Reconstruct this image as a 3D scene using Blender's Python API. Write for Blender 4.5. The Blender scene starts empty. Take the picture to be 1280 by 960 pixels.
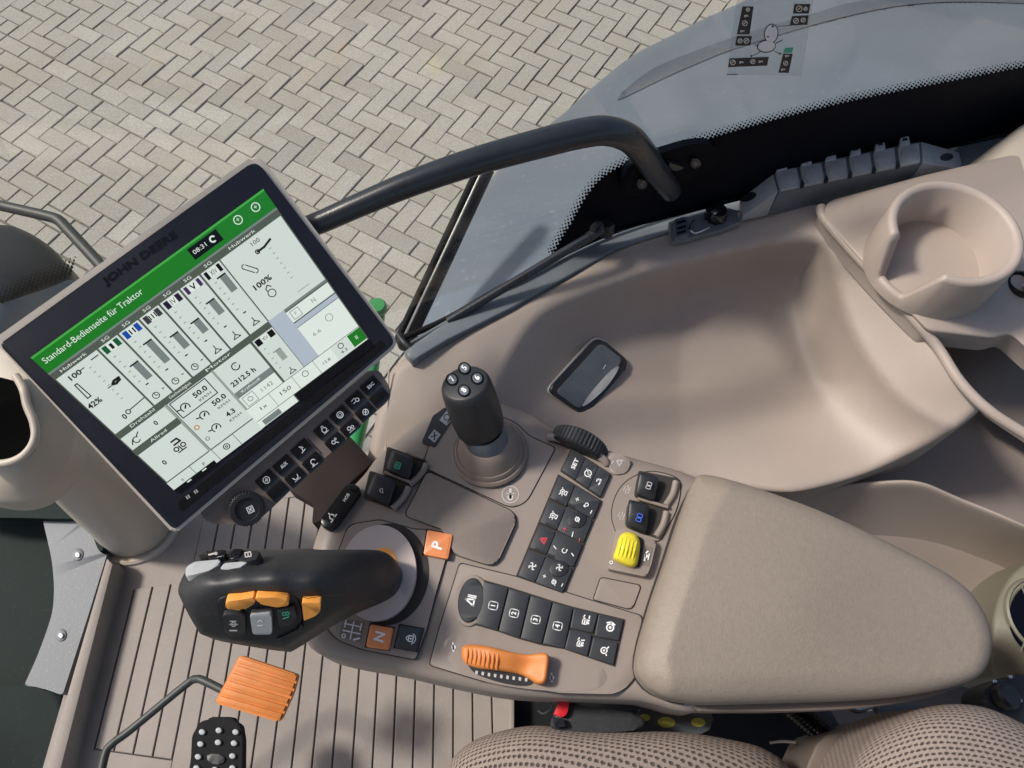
import bpy, bmesh, math, random
import numpy as np
from mathutils import Vector, Matrix
from mathutils.geometry import delaunay_2d_cdt

random.seed(7)
sc = bpy.context.scene
R = math.radians
# ------------------------------------------------------------ camera, sky, sun
F, T, H = 924.0, R(27), 3.25           # focal length in photo pixels, tilt off the vertical, height over the paving
cam_d = bpy.data.cameras.new('camera')
cam_d.sensor_width = 36
cam_d.lens = 36 * F / 1280
cam_d.clip_start = 0.02
cam_d.clip_end = 400
cam = bpy.data.objects.new('camera', cam_d)
sc.collection.objects.link(cam)
cam.location = (0, 0, H)
cam.rotation_euler = (T, 0, 0)
sc.camera = cam

SUN = Vector((-0.72, 0.18, 0.85)).normalized()
w = bpy.data.worlds.new('World'); sc.world = w; w.use_nodes = True
nt = w.node_tree; nt.nodes.clear()
sky = nt.nodes.new('ShaderNodeTexSky'); sky.sky_type = 'NISHITA'; sky.sun_disc = False
sky.sun_elevation = math.asin(SUN.z); sky.sun_rotation = math.atan2(SUN.x, SUN.y)
sky.dust_density = 3.0; sky.air_density = 1.0
bg = nt.nodes.new('ShaderNodeBackground'); bg.inputs[1].default_value = 0.115
wo = nt.nodes.new('ShaderNodeOutputWorld')
nt.links.new(sky.outputs[0], bg.inputs[0]); nt.links.new(bg.outputs[0], wo.inputs[0])
sd = bpy.data.lights.new('sun', 'SUN'); sd.energy = 2.9; sd.angle = R(8); sd.color = (1, .945, .86)
so = bpy.data.objects.new('sun', sd); sc.collection.objects.link(so)
so.rotation_euler = SUN.to_track_quat('Z', 'Y').to_euler()
sc.view_settings.view_transform = 'Standard'; sc.view_settings.look = 'None'
sc.view_settings.exposure = 0.34; sc.view_settings.gamma = 1
sc.view_settings.use_curve_mapping = False
sc.cycles.max_bounces = 6; sc.cycles.transparent_max_bounces = 10

# ------------------------------------------------------------ geometry helpers
def ray(p):
    x = (p[0] - 640) / F; y = (480 - p[1]) / F
    return Vector((x, y * math.cos(T) + math.sin(T), y * math.sin(T) - math.cos(T)))
CAM = Vector((0, 0, H))
def P(x, y, z):
    "point at height z (metres below the eye, negative) seen at photo pixel x, y"
    r = ray((x, y)); return CAM + r * (z / r.z)

class Plane:
    def __init__(s, o, n): s.o = Vector(o); s.n = Vector(n).normalized()
    def p(s, x, y, h=0.0):
        r = ray((x, y)); o = s.o + s.n * h
        return CAM + r * ((o - CAM).dot(s.n) / r.dot(s.n))
def level(z): return Plane((0, 0, H + z), (0, 0, 1))
def plane3(a, b, c):
    n = (b - a).cross(c - a)
    if n.dot(CAM - a) < 0: n = -n
    return Plane(a, n)

def col(o, label=None, cat=None, group=None, kind=None):
    if label: o['label'] = label
    if cat: o['category'] = cat
    if group: o['group'] = group
    if kind: o['kind'] = kind
    return o
def mesh_obj(name, verts, faces, mat, parent=None, sharp=40, smooth=True):
    me = bpy.data.meshes.new(name)
    me.from_pydata([tuple(v) for v in verts], [], faces)
    bm = bmesh.new(); bm.from_mesh(me)
    bmesh.ops.recalc_face_normals(bm, faces=bm.faces)
    bm.to_mesh(me); bm.free()
    return finish(name, me, mat, parent, sharp, smooth)
def finish(name, me, mat, parent, sharp=40, smooth=True):
    me.validate()
    if smooth:
        me.polygons.foreach_set('use_smooth', [True] * len(me.polygons))
        me.set_sharp_from_angle(angle=R(sharp))
    if mat: me.materials.append(mat)
    o = bpy.data.objects.new(name, me); sc.collection.objects.link(o)
    o.parent = parent
    return o
def bm_obj(name, bm, mat, parent=None, sharp=40):
    bmesh.ops.recalc_face_normals(bm, faces=bm.faces)
    me = bpy.data.meshes.new(name); bm.to_mesh(me); bm.free()
    return finish(name, me, mat, parent, sharp)
def thing(name, label, cat, group=None):
    o = bpy.data.objects.new(name, None); sc.collection.objects.link(o)
    o.empty_display_size = .05
    return col(o, label, cat, group)

def roundpoly(pts, r, seg=4):
    "round the corners of a 2D polygon; r one radius or one per corner"
    n = len(pts); out = []
    for i in range(n):
        a = Vector(pts[i - 1]); b = Vector(pts[i]); c = Vector(pts[(i + 1) % n])
        ri = r[i] if isinstance(r, (list, tuple)) else r
        d1 = (a - b); d2 = (c - b); l1, l2 = d1.length, d2.length
        ri = min(ri, l1 * .48, l2 * .48)
        if ri < .05: out.append((b.x, b.y)); continue
        p1 = b + d1 / l1 * ri; p2 = b + d2 / l2 * ri
        for k in range(seg + 1):
            t = k / seg; q = p1.lerp(b, t).lerp(b.lerp(p2, t), t)
            out.append((q.x, q.y))
    return out
def spline(pts, closed=True, n=6):
    m = len(pts); out = []
    rng = range(m if closed else m - 1)
    for i in rng:
        g = (lambda k: pts[k % m]) if closed else (lambda k: pts[min(max(k, 0), m - 1)])
        p0, p1, p2, p3 = [np.array(g(i + k), float) for k in (-1, 0, 1, 2)]
        for j in range(n):
            t = j / n
            out.append(tuple(.5 * ((2 * p1) + (-p0 + p2) * t + (2 * p0 - 5 * p1 + 4 * p2 - p3) * t * t + (-p0 + 3 * p1 - 3 * p2 + p3) * t ** 3)))
    if not closed: out.append(tuple(map(float, pts[-1])))
    return out
def ellipse(cx, cy, a, b, rot=0, n=40, t0=0, t1=360):
    out = []
    cnt = n if t1 - t0 >= 360 else n + 1
    for k in range(cnt):
        t = R(t0 + (t1 - t0) * k / n); x, y = a * math.cos(t), b * math.sin(t)
        out.append((cx + x * math.cos(R(rot)) - y * math.sin(R(rot)), cy + x * math.sin(R(rot)) + y * math.cos(R(rot))))
    return out

def slab(name, px, pl, h, thick, mat, parent=None, bevel=0.0, seg=2, sharp=40, taper=0.0):
    "solid whose top face is the traced outline on plane pl raised by h"
    top = [pl.p(x, y, h) for x, y in px]
    c = sum(top, Vector()) / len(top)
    bm = bmesh.new()
    tv = [bm.verts.new(v) for v in top]
    bv = [bm.verts.new(v + (v - c) * taper - pl.n * thick) for v in top]
    f = bm.faces.new(tv)
    n = len(tv)
    for i in range(n):
        j = (i + 1) % n
        bm.faces.new((tv[i], bv[i], bv[j], tv[j]))
    bm.faces.new(bv[::-1])
    if bevel:
        es = [e for e in f.edges]
        bmesh.ops.bevel(bm, geom=es, offset=bevel, segments=seg, profile=.5, affect='EDGES', clamp_overlap=True)
    big = [f for f in bm.faces if len(f.verts) > 4]
    bmesh.ops.triangulate(bm, faces=big)
    return bm_obj(name, bm, mat, parent, sharp)

def rbf(ctrl, smooth=0.0):
    "thin plate surface through (x, y, z) control points"
    c = np.array(ctrl, float); X = c[:, :2] / 300.; n = len(c)
    d = np.linalg.norm(X[:, None] - X[None], axis=2)
    K = np.where(d > 0, d * d * np.log(d + 1e-12), 0) + smooth * np.eye(n)
    Pm = np.c_[np.ones(n), X]
    A = np.zeros((n + 3, n + 3)); A[:n, :n] = K; A[:n, n:] = Pm; A[n:, :n] = Pm.T
    s = np.linalg.solve(A, np.r_[c[:, 2], 0, 0, 0])
    def f(q):
        q = np.asarray(q, float).reshape(-1, 2) / 300.
        d = np.linalg.norm(q[:, None] - X[None], axis=2)
        return np.where(d > 0, d * d * np.log(d + 1e-12), 0) @ s[:n] + np.c_[np.ones(len(q)), q] @ s[n:]
    return f
def dist_poly(q, poly):
    a = np.array(poly, float); b = np.roll(a, -1, axis=0); ab = b - a
    L = (ab ** 2).sum(1) + 1e-12
    t = np.clip(((q[:, None] - a[None]) * ab[None]).sum(2) / L, 0, 1)
    d = np.linalg.norm(q[:, None] - (a[None] + t[..., None] * ab[None]), axis=2)
    return d.min(1)
def inside(q, poly):
    a = np.array(poly, float); b = np.roll(a, -1, axis=0); r = np.zeros(len(q), bool)
    for (x0, y0), (x1, y1) in zip(a, b):
        c = ((y0 > q[:, 1]) != (y1 > q[:, 1]))
        with np.errstate(divide='ignore', invalid='ignore'):
            r ^= c & (q[:, 0] < (x1 - x0) * (q[:, 1] - y0) / (y1 - y0) + x0)
    return r
def resample(poly, step):
    out = []
    n = len(poly)
    for i in range(n):
        a = np.array(poly[i], float); b = np.array(poly[(i + 1) % n], float)
        k = max(1, int(round(np.linalg.norm(b - a) / step)))
        for j in range(k): out.append(tuple(a + (b - a) * j / k))
    return out
def sheet(name, px, zf, step, mat, parent=None, rpx=0, drop=0.0, skirt=.03, sharp=50, extra=None, pl=None):
    """moulded surface over a traced outline: zf gives the height at a pixel; within rpx of the
    edge it rolls off by drop metres; the edge is carried down by skirt. With pl the height is an offset from that plane."""
    edge = resample(px, step)
    poly = np.array(edge)
    pts = [tuple(e) for e in edge]
    x0, y0 = poly.min(0); x1, y1 = poly.max(0)
    gx, gy = np.meshgrid(np.arange(x0, x1, step), np.arange(y0, y1, step * .87))
    gx = gx + (np.arange(gx.shape[0]) % 2)[:, None] * step * .5
    g = np.c_[gx.ravel(), gy.ravel()]
    g = g[inside(g, poly)]
    d = dist_poly(g, poly)
    lim = step * .6
    if rpx:
        nrm = []
        m = len(poly); fr = (.04, .12, .25, .42, .65, 1.0)
        tang = np.roll(poly, -1, 0) - np.roll(poly, 1, 0)
        nn = np.c_[-tang[:, 1], tang[:, 0]]; nn /= np.linalg.norm(nn, axis=1)[:, None] + 1e-9
        test = inside(poly + nn * .5, poly); nn[~test] *= -1
        ring = []
        for f_ in fr:
            q = poly + nn * rpx * f_
            ok = inside(q, poly); dd = dist_poly(q, poly)
            ring.append(q[ok & (dd > rpx * f_ * .93)])
        ring = np.vstack(ring)
        g = np.vstack([ring, g[d > rpx * 1.0 + step * .4]])
    else:
        g = g[d > lim]
    if extra is not None: g = np.vstack([g, np.array(extra, float)])
    allp = [Vector(p) for p in edge] + [Vector(p) for p in g]
    ne = len(edge)
    ov, oe, of, vo, eo, fo = delaunay_2d_cdt(allp, [(i, (i + 1) % ne) for i in range(ne)], [], 1, 1e-5)
    V = np.array([(v.x, v.y) for v in ov])
    z = np.asarray(zf(V), float).ravel()
    if rpx:
        dd = np.clip(dist_poly(V, poly) / rpx, 0, 1)
        z = z - drop * (1 - np.sqrt(np.clip(1 - (1 - dd) ** 2, 0, 1)))
    P3 = [(pl.p(x, y, zz) if pl else P(x, y, zz)) for (x, y), zz in zip(V, z)]
    faces = [tuple(f) for f in of]
    bm = bmesh.new(); bv = [bm.verts.new(p) for p in P3]
    for f in faces:
        try: bm.faces.new([bv[i] for i in f])
        except ValueError: pass
    if skirt:
        be = [e for e in bm.edges if len(e.link_faces) == 1]
        ret = bmesh.ops.extrude_edge_only(bm, edges=be)
        dn = (pl.n if pl else Vector((0, 0, 1))) * -skirt
        for v in ret['geom']:
            if isinstance(v, bmesh.types.BMVert): v.co += dn
    me_lone = [v for v in bm.verts if not v.link_faces]
    bmesh.ops.delete(bm, geom=me_lone, context='VERTS')
    return bm_obj(name, bm, mat, parent, sharp)
def const(z): return lambda q: np.full(len(q), z)

def tube(name, pts, rad, mat, parent=None, seg=14, caps=True, smooth_n=6, sx=1.0):
    "round bar through 3D points (Catmull-Rom), rad one or one per point"
    m = len(pts); rr = rad if isinstance(rad, (list, tuple)) else [rad] * m
    pp = spline([tuple(p) + (r,) for p, r in zip(pts, rr)], closed=False, n=smooth_n) if m > 2 else [tuple(p) + (r,) for p, r in zip(pts, rr)]
    bm = bmesh.new(); rings = []; up = None
    for i, p in enumerate(pp):
        c = Vector(p[:3]); a = Vector(pp[max(i - 1, 0)][:3]); b = Vector(pp[min(i + 1, len(pp) - 1)][:3])
        d = (b - a).normalized()
        if up is None:
            up = d.orthogonal().normalized()
        up = (up - d * up.dot(d)).normalized(); s = d.cross(up)
        rings.append([bm.verts.new(c + (up * math.cos(k * 2 * math.pi / seg) + s * math.sin(k * 2 * math.pi / seg) * sx) * p[3]) for k in range(seg)])
    for a, b in zip(rings, rings[1:]):
        for k in range(seg):
            bm.faces.new((a[k], a[(k + 1) % seg], b[(k + 1) % seg], b[k]))
    if caps:
        bm.faces.new(rings[0][::-1]); bm.faces.new(rings[-1])
    return bm_obj(name, bm, mat, parent, 50)
def lathe(name, o, axis, prof, mat, parent=None, seg=40, up=None, sharp=35, ribs=0, rib=0.0, rib_rows=()):
    "prof: (radius, height along axis)"
    ax = Vector(axis).normalized(); u = (up or ax.orthogonal()); u = (u - ax * u.dot(ax)).normalized(); v = ax.cross(u)
    bm = bmesh.new(); rings = []
    for ri, (r, h) in enumerate(prof):
        if r < 1e-6: rings.append([bm.verts.new(o + ax * h)]); continue
        ring = []
        for k in range(seg):
            t = 2 * math.pi * k / seg; q = r
            if ribs and ri in rib_rows: q = r + rib * (1 if (k * ribs * 2 // seg) % 2 == 0 else -1)
            ring.append(bm.verts.new(o + ax * h + (u * math.cos(t) + v * math.sin(t)) * q))
        rings.append(ring)
    for a, b in zip(rings, rings[1:]):
        if len(a) == 1 and len(b) == 1: continue
        for k in range(seg):
            k2 = (k + 1) % seg
            if len(a) == 1: bm.faces.new((a[0], b[k2], b[k]))
            elif len(b) == 1: bm.faces.new((a[k], a[k2], b[0]))
            else: bm.faces.new((a[k], a[k2], b[k2], b[k]))
    return bm_obj(name, bm, mat, parent, sharp)

# ---- flat print: glyphs drawn in a small local frame and laid on a plane
_tc = {}
def text_mesh(s, bold=False):
    if (s, bold) in _tc: return _tc[(s, bold)]
    cu = bpy.data.curves.new('t', 'FONT'); cu.body = s; cu.size = 1.0; cu.align_x = 'CENTER'; cu.align_y = 'CENTER'
    cu.resolution_u = 2
    if bold: cu.offset = .028
    o = bpy.data.objects.new('t', cu); sc.collection.objects.link(o)
    dg = bpy.context.evaluated_depsgraph_get(); dg.update()
    me = bpy.data.meshes.new_from_object(o.evaluated_get(dg))
    v = [(q.co.x, q.co.y) for q in me.vertices]; f = [tuple(p.vertices) for p in me.polygons]
    bpy.data.objects.remove(o); bpy.data.curves.remove(cu); bpy.data.meshes.remove(me)
    _tc[(s, bold)] = (v, f)
    return v, f
def text_len(s):
    v, f = text_mesh(s)
    return (max(a[0] for a in v) - min(a[0] for a in v)) if v else 1
def g_text(s, x, y, size, rot=0, bold=True, width=None):
    v, f = text_mesh(s, bold)
    if not v: return ([], [])
    sx = size
    if width: sx = width / max(text_len(s), .01)
    c, n = math.cos(R(rot)), math.sin(R(rot))
    return ([(x + a * sx * c - b * size * n, y + a * sx * n + b * size * c) for a, b in v], f)
def g_line(pts, wd):
    V, Fc = [], []
    for a, b in zip(pts, pts[1:]):
        a = Vector(a); b = Vector(b); d = (b - a)
        if d.length < 1e-9: continue
        d.normalize(); n = Vector((-d.y, d.x)) * wd / 2; e = d * wd * .3
        k = len(V); V += [tuple(a - e + n), tuple(b + e + n), tuple(b + e - n), tuple(a - e - n)]; Fc.append((k, k + 1, k + 2, k + 3))
    return V, Fc
def g_poly(pts): return (list(pts), [tuple(range(len(pts)))])
def g_rect(x0, y0, x1, y1): return g_poly([(x0, y0), (x1, y0), (x1, y1), (x0, y1)])
def g_ring(x, y, r, wd, t0=0, t1=360, n=20): 
    V = []; Fc = []
    for k in range(n + 1):
        t = R(t0 + (t1 - t0) * k / n)
        V += [(x + (r - wd / 2) * math.cos(t), y + (r - wd / 2) * math.sin(t)), (x + (r + wd / 2) * math.cos(t), y + (r + wd / 2) * math.sin(t))]
    for k in range(n): Fc.append((2 * k, 2 * k + 1, 2 * k + 3, 2 * k + 2))
    return V, Fc
def g_disc(x, y, r, n=14): return g_poly([(x + r * math.cos(2 * math.pi * k / n), y + r * math.sin(2 * math.pi * k / n)) for k in range(n)])
def g_box(x0, y0, x1, y1, wd): return g_line([(x0, y0), (x1, y0), (x1, y1), (x0, y1), (x0, y0)], wd)
def gjoin(*gs):
    V, Fc = [], []
    for v, f in gs:
        k = len(V); V += v; Fc += [tuple(i + k for i in q) for q in f]
    return V, Fc
def pxmap(cx, cy, s, rot, sy=1.0):
    "local units (y up) to photo pixels: s pixels per unit, turned rot degrees counter-clockwise"
    c, n = math.cos(R(rot)), math.sin(R(rot))
    return lambda x, y: (cx + s * (x * c - y * sy * n), cy - s * (x * n + y * sy * c))
def printed(name, g, m, pl, h, mat, parent):
    V, Fc = g
    me = bpy.data.meshes.new(name)
    me.from_pydata([tuple(pl.p(*m(x, y), h)) for x, y in V], [], Fc)
    me.validate(); me.materials.append(mat)
    o = bpy.data.objects.new(name, me); sc.collection.objects.link(o); o.parent = parent
    bm = bmesh.new(); bm.from_mesh(me)
    for f in bm.faces:
        if f.normal.dot(pl.n) < 0: f.normal_flip()
    bm.to_mesh(me); bm.free()
    return o

# ------------------------------------------------------------ materials
def mat(name, c, rough=.5, metal=0, spec=.5, bump=0, bscale=400, var=0, vscale=30, coat=0, emit=None, estr=0, bdist=.0006, dust=0, dustc=(.35, .33, .3), trans=0):
    m = bpy.data.materials.new(name); m.use_nodes = True
    N = m.node_tree.nodes; L = m.node_tree.links; b = N['Principled BSDF']
    b.inputs['Base Color'].default_value = (*c, 1); b.inputs['Roughness'].default_value = rough
    b.inputs['Metallic'].default_value = metal; b.inputs['Specular IOR Level'].default_value = spec
    if coat: b.inputs['Coat Weight'].default_value = coat; b.inputs['Coat Roughness'].default_value = .12
    if emit: b.inputs['Emission Color'].default_value = (*emit, 1); b.inputs['Emission Strength'].default_value = estr
    tc = N.new('ShaderNodeTexCoord')
    if var or dust:
        n1 = N.new('ShaderNodeTexNoise'); n1.inputs['Scale'].default_value = vscale; n1.inputs['Detail'].default_value = 6
        n1.inputs['Roughness'].default_value = .65
        L.new(tc.outputs['Object'], n1.inputs['Vector'])
        mx = N.new('ShaderNodeMix'); mx.data_type = 'RGBA'
        lo = [x * (1 - var) for x in c]; hi = [min(1, x * (1 + var)) for x in c]
        mx.inputs[6].default_value = (*lo, 1); mx.inputs[7].default_value = (*hi, 1)
        rp = N.new('ShaderNodeMapRange'); rp.inputs[1].default_value = .3; rp.inputs[2].default_value = .7
        L.new(n1.outputs[0], rp.inputs[0]); L.new(rp.outputs[0], mx.inputs[0])
        out = mx.outputs[2]
        if dust:
            n2 = N.new('ShaderNodeTexNoise'); n2.inputs['Scale'].default_value = vscale * 25; n2.inputs['Detail'].default_value = 3
            L.new(tc.outputs['Object'], n2.inputs['Vector'])
            r2 = N.new('ShaderNodeMapRange'); r2.inputs[1].default_value = .62; r2.inputs[2].default_value = .72; r2.inputs[4].default_value = dust
            L.new(n2.outputs[0], r2.inputs[0])
            m2 = N.new('ShaderNodeMix'); m2.data_type = 'RGBA'; L.new(r2.outputs[0], m2.inputs[0])
            L.new(out, m2.inputs[6]); m2.inputs[7].default_value = (*dustc, 1); out = m2.outputs[2]
        L.new(out, b.inputs['Base Color'])
        r3 = N.new('ShaderNodeMapRange'); r3.inputs[3].default_value = max(0, rough - .06); r3.inputs[4].default_value = min(1, rough + .08)
        L.new(n1.outputs[0], r3.inputs[0]); L.new(r3.outputs[0], b.inputs['Roughness'])
    if bump:
        n3 = N.new('ShaderNodeTexNoise'); n3.inputs['Scale'].default_value = bscale; n3.inputs['Detail'].default_value = 4
        L.new(tc.outputs['Object'], n3.inputs['Vector'])
        bp = N.new('ShaderNodeBump'); bp.inputs['Strength'].default_value = bump; bp.inputs['Distance'].default_value = bdist
        L.new(n3.outputs[0], bp.inputs['Height']); L.new(bp.outputs[0], b.inputs['Normal'])
    return m
M = {}
M['beige'] = mat('beige_plastic', (.37, .308, .268), .5, bump=.6, bscale=750, var=.05, vscale=5, bdist=.0005, dust=.05)
M['beige_panel'] = mat('beige_satin_panel', (.265, .22, .19), .42, bump=.25, bscale=1100, var=.04, vscale=9, bdist=.0003)
M['beige_dark'] = mat('brown_grey_plastic', (.16, .128, .11), .5, bump=.3, bscale=900, var=.05, vscale=8)
M['cream'] = mat('cream_plastic', (.47, .41, .34), .45, bump=.3, bscale=900, var=.05, vscale=8)
M['pad'] = mat('armrest_vinyl', (.24, .20, .163), .54, bump=.55, bscale=430, var=.06, vscale=160, bdist=.0008)
M['lid'] = mat('grained_lid', (.19, .157, .136), .6, bump=.6, bscale=700, var=.06, vscale=30)
M['black'] = mat('black_plastic', (.018, .019, .022), .42, bump=.3, bscale=900, var=.2, vscale=20)
M['black_soft'] = mat('black_soft_touch', (.022, .023, .026), .48, bump=.25, bscale=1000, var=.25, vscale=15, dust=.1)
M['key'] = mat('black_key_rubber', (.028, .031, .037), .5, bump=.2, bscale=1200, var=.15, vscale=50)
M['gloss'] = mat('gloss_black', (.01, .011, .014), .16, var=.2, vscale=20)
M['bezel'] = mat('display_bezel', (.016, .017, .027), .33, var=.1, vscale=20, bump=.05)
M['frit'] = mat('black_glass_print', (.003, .004, .008), .5, spec=.05, var=.3, vscale=6)
M['metalpaint'] = mat('black_powder_coat', (.022, .026, .034), .27, bump=.25, bscale=700, var=.15, vscale=15)
M['rubber'] = mat('black_rubber', (.011, .011, .012), .8, spec=.2, bump=.5, bscale=500, var=.2, vscale=20)
M['grey'] = mat('light_grey_plastic', (.36, .38, .39), .5, bump=.3, bscale=800, var=.1, vscale=60)
M['taupe'] = mat('taupe_plastic', (.17, .135, .12), .45, bump=.3, bscale=900, var=.05, vscale=8)
M['rim'] = mat('pale_display_rim', (.66, .59, .50), .4, var=.05, vscale=20)
M['brown'] = mat('dark_brown_plastic', (.022, .016, .015), .6, spec=.12, bump=.3, bscale=900, var=.1, vscale=8)
M['armgrey'] = mat('dull_dark_metal', (.03, .034, .032), .5, bump=.3, bscale=200, var=.2, vscale=20)
M['boot'] = mat('brown_boot_rubber', (.235, .185, .155), .55, bump=.2, bscale=900, var=.05, vscale=9)
M['disc'] = mat('lilac_grey_disc', (.47, .395, .365), .5, bump=.15, bscale=900, var=.04, vscale=9)
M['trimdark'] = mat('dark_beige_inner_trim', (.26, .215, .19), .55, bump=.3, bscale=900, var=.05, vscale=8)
M['olive'] = mat('olive_beige_plastic', (.16, .148, .112), .5, bump=.3, bscale=900, var=.06, vscale=9)
M['floor'] = mat('taupe_floor_mat', (.255, .218, .19), .6, bump=.5, bscale=600, var=.14, vscale=7, dust=.22, dustc=(.4, .37, .33))
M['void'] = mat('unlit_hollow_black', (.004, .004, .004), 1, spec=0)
M['silver'] = mat('satin_silver_plastic', (.42, .42, .43), .35, metal=.1, var=.05, vscale=30)
M['slate'] = mat('slate_grey_plastic', (.10, .115, .135), .5, bump=.5, bscale=500, var=.15, vscale=40, dust=.3)
M['clamp'] = mat('grey_clamp_plastic', (.30, .315, .33), .5, bump=.5, bscale=500, var=.12, vscale=40, dust=.3)
M['sill'] = mat('grey_painted_sill', (.16, .18, .20), .45, bump=.3, bscale=500, var=.15, vscale=12, dust=.35)
M['fender'] = mat('dusty_grey_fender_plastic', (.11, .135, .165), .36, bump=.25, bscale=300, var=.10, vscale=3.5, dust=.2, dustc=(.35, .36, .36))
M['fender_groove_shade'] = mat('painted_groove_shade', (.068, .083, .10), .5, bump=.25, bscale=300, var=.10, vscale=3.5, dust=.15)  # darker copy of the fender colour, holds the groove's shade
M['orange'] = mat('orange_plastic', (.60, .20, .045), .5, bump=.3, bscale=700, var=.14, vscale=25, dust=.15, dustc=(.5, .35, .22))
M['orange_key'] = mat('orange_key', (.78, .27, .10), .4, bump=.15, bscale=900, var=.08, vscale=40)
M['amber'] = mat('amber_plastic', (.80, .33, .06), .38, bump=.15, bscale=900, var=.06, vscale=40)
M['yellow'] = mat('yellow_plastic', (.78, .66, .04), .42, bump=.2, bscale=900, var=.06, vscale=60)
M['green'] = mat('green_paint', (.03, .26, .07), .25, var=.15, vscale=15, coat=.4)
M['red'] = mat('red_plastic', (.62, .02, .03), .35, var=.06, vscale=40)
M['white'] = mat('white_print', (.82, .82, .82), .5, var=.06, vscale=60)
M['pale'] = mat('pale_print', (.50, .48, .47), .5, var=.06, vscale=60)
M['redprint'] = mat('red_print', (.65, .06, .09), .5, var=.06, vscale=60)
M['blueprint'] = mat('blue_print', (.05, .12, .65), .5, var=.06, vscale=60)
M['greenprint'] = mat('green_print', (.05, .40, .25), .5, var=.06, vscale=60)
M['darkprint'] = mat('dark_print', (.012, .012, .016), .5, var=.06, vscale=60)
M['steel'] = mat('bright_steel', (.55, .55, .56), .28, metal=1, bump=.1, bscale=300, var=.1, vscale=30)
M['worn'] = mat('worn_grey_metal', (.12, .132, .148), .5, metal=.0, bump=.3, bscale=200, var=.25, vscale=9, dust=.3)
M['glassdark'] = mat('dark_green_tinted_glass', (.010, .017, .016), .55, spec=.08, var=.3, vscale=6, bump=.2, bscale=80, dust=.03)
M['sand'] = mat('joint_sand', (.15, .14, .115), .95, bump=.8, bscale=300, var=.3, vscale=30, bdist=.003)
M['hub'] = mat('dark_seam', (.03, .025, .022), .8, var=.1)

# paving: colour per brick through Object Info random
def paving_mat():
    m = bpy.data.materials.new('concrete_paver'); m.use_nodes = True
    N = m.node_tree.nodes; L = m.node_tree.links; b = N['Principled BSDF']; b.inputs['Roughness'].default_value = .9
    oi = N.new('ShaderNodeObjectInfo'); geo = N.new('ShaderNodeNewGeometry')
    n1 = N.new('ShaderNodeTexNoise'); n1.inputs['Scale'].default_value = 1.6; n1.inputs['Detail'].default_value = 5
    n2 = N.new('ShaderNodeTexNoise'); n2.inputs['Scale'].default_value = 90; n2.inputs['Detail'].default_value = 6; n2.inputs['Roughness'].default_value = .75
    L.new(geo.outputs['Position'], n1.inputs[0]); L.new(geo.outputs['Position'], n2.inputs[0])
    n4 = N.new('ShaderNodeTexNoise'); n4.inputs['Scale'].default_value = 1.7; n4.inputs['Detail'].default_value = 8; n4.inputs['Roughness'].default_value = .7; L.new(geo.outputs['Position'], n4.inputs[0])
    cr = N.new('ShaderNodeValToRGB'); e = cr.color_ramp.elements
    e[0].position = 0; e[0].color = (.28, .265, .23, 1); e[1].position = 1; e[1].color = (.45, .43, .375, 1)
    x = e.new(.5); x.color = (.39, .372, .322, 1)
    ma = N.new('ShaderNodeMath'); ma.operation = 'MULTIPLY_ADD'; ma.inputs[1].default_value = .6
    L.new(oi.outputs['Random'], ma.inputs[0])
    m3 = N.new('ShaderNodeMath'); m3.operation = 'MULTIPLY'; m3.inputs[1].default_value = .5; L.new(n1.outputs[0], m3.inputs[0]); L.new(m3.outputs[0], ma.inputs[2])
    L.new(ma.outputs[0], cr.inputs[0])
    mx = N.new('ShaderNodeMix'); mx.data_type = 'RGBA'; mx.blend_type = 'MULTIPLY'
    r = N.new('ShaderNodeMapRange'); r.inputs[1].default_value = .25; r.inputs[2].default_value = .75; r.inputs[3].default_value = .55; r.inputs[4].default_value = 1.25
    L.new(n2.outputs[0], r.inputs[0]); mx.inputs[0].default_value = 1
    L.new(cr.outputs[0], mx.inputs[6]); L.new(r.outputs[0], mx.inputs[7]); r4 = N.new('ShaderNodeMapRange'); r4.inputs[1].default_value = .48; r4.inputs[2].default_value = .72; r4.inputs[4].default_value = .8; L.new(n4.outputs[0], r4.inputs[0])
    m5 = N.new('ShaderNodeMix'); m5.data_type = 'RGBA'; L.new(r4.outputs[0], m5.inputs[0]); L.new(mx.outputs[2], m5.inputs[6]); m5.inputs[7].default_value = (.31, .28, .22, 1)
    L.new(m5.outputs[2], b.inputs['Base Color'])
    bp = N.new('ShaderNodeBump'); bp.inputs['Strength'].default_value = .6; bp.inputs['Distance'].default_value = .003
    L.new(n2.outputs[0], bp.inputs['Height']); L.new(bp.outputs[0], b.inputs['Normal'])
    return m
M['paver'] = paving_mat()

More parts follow.
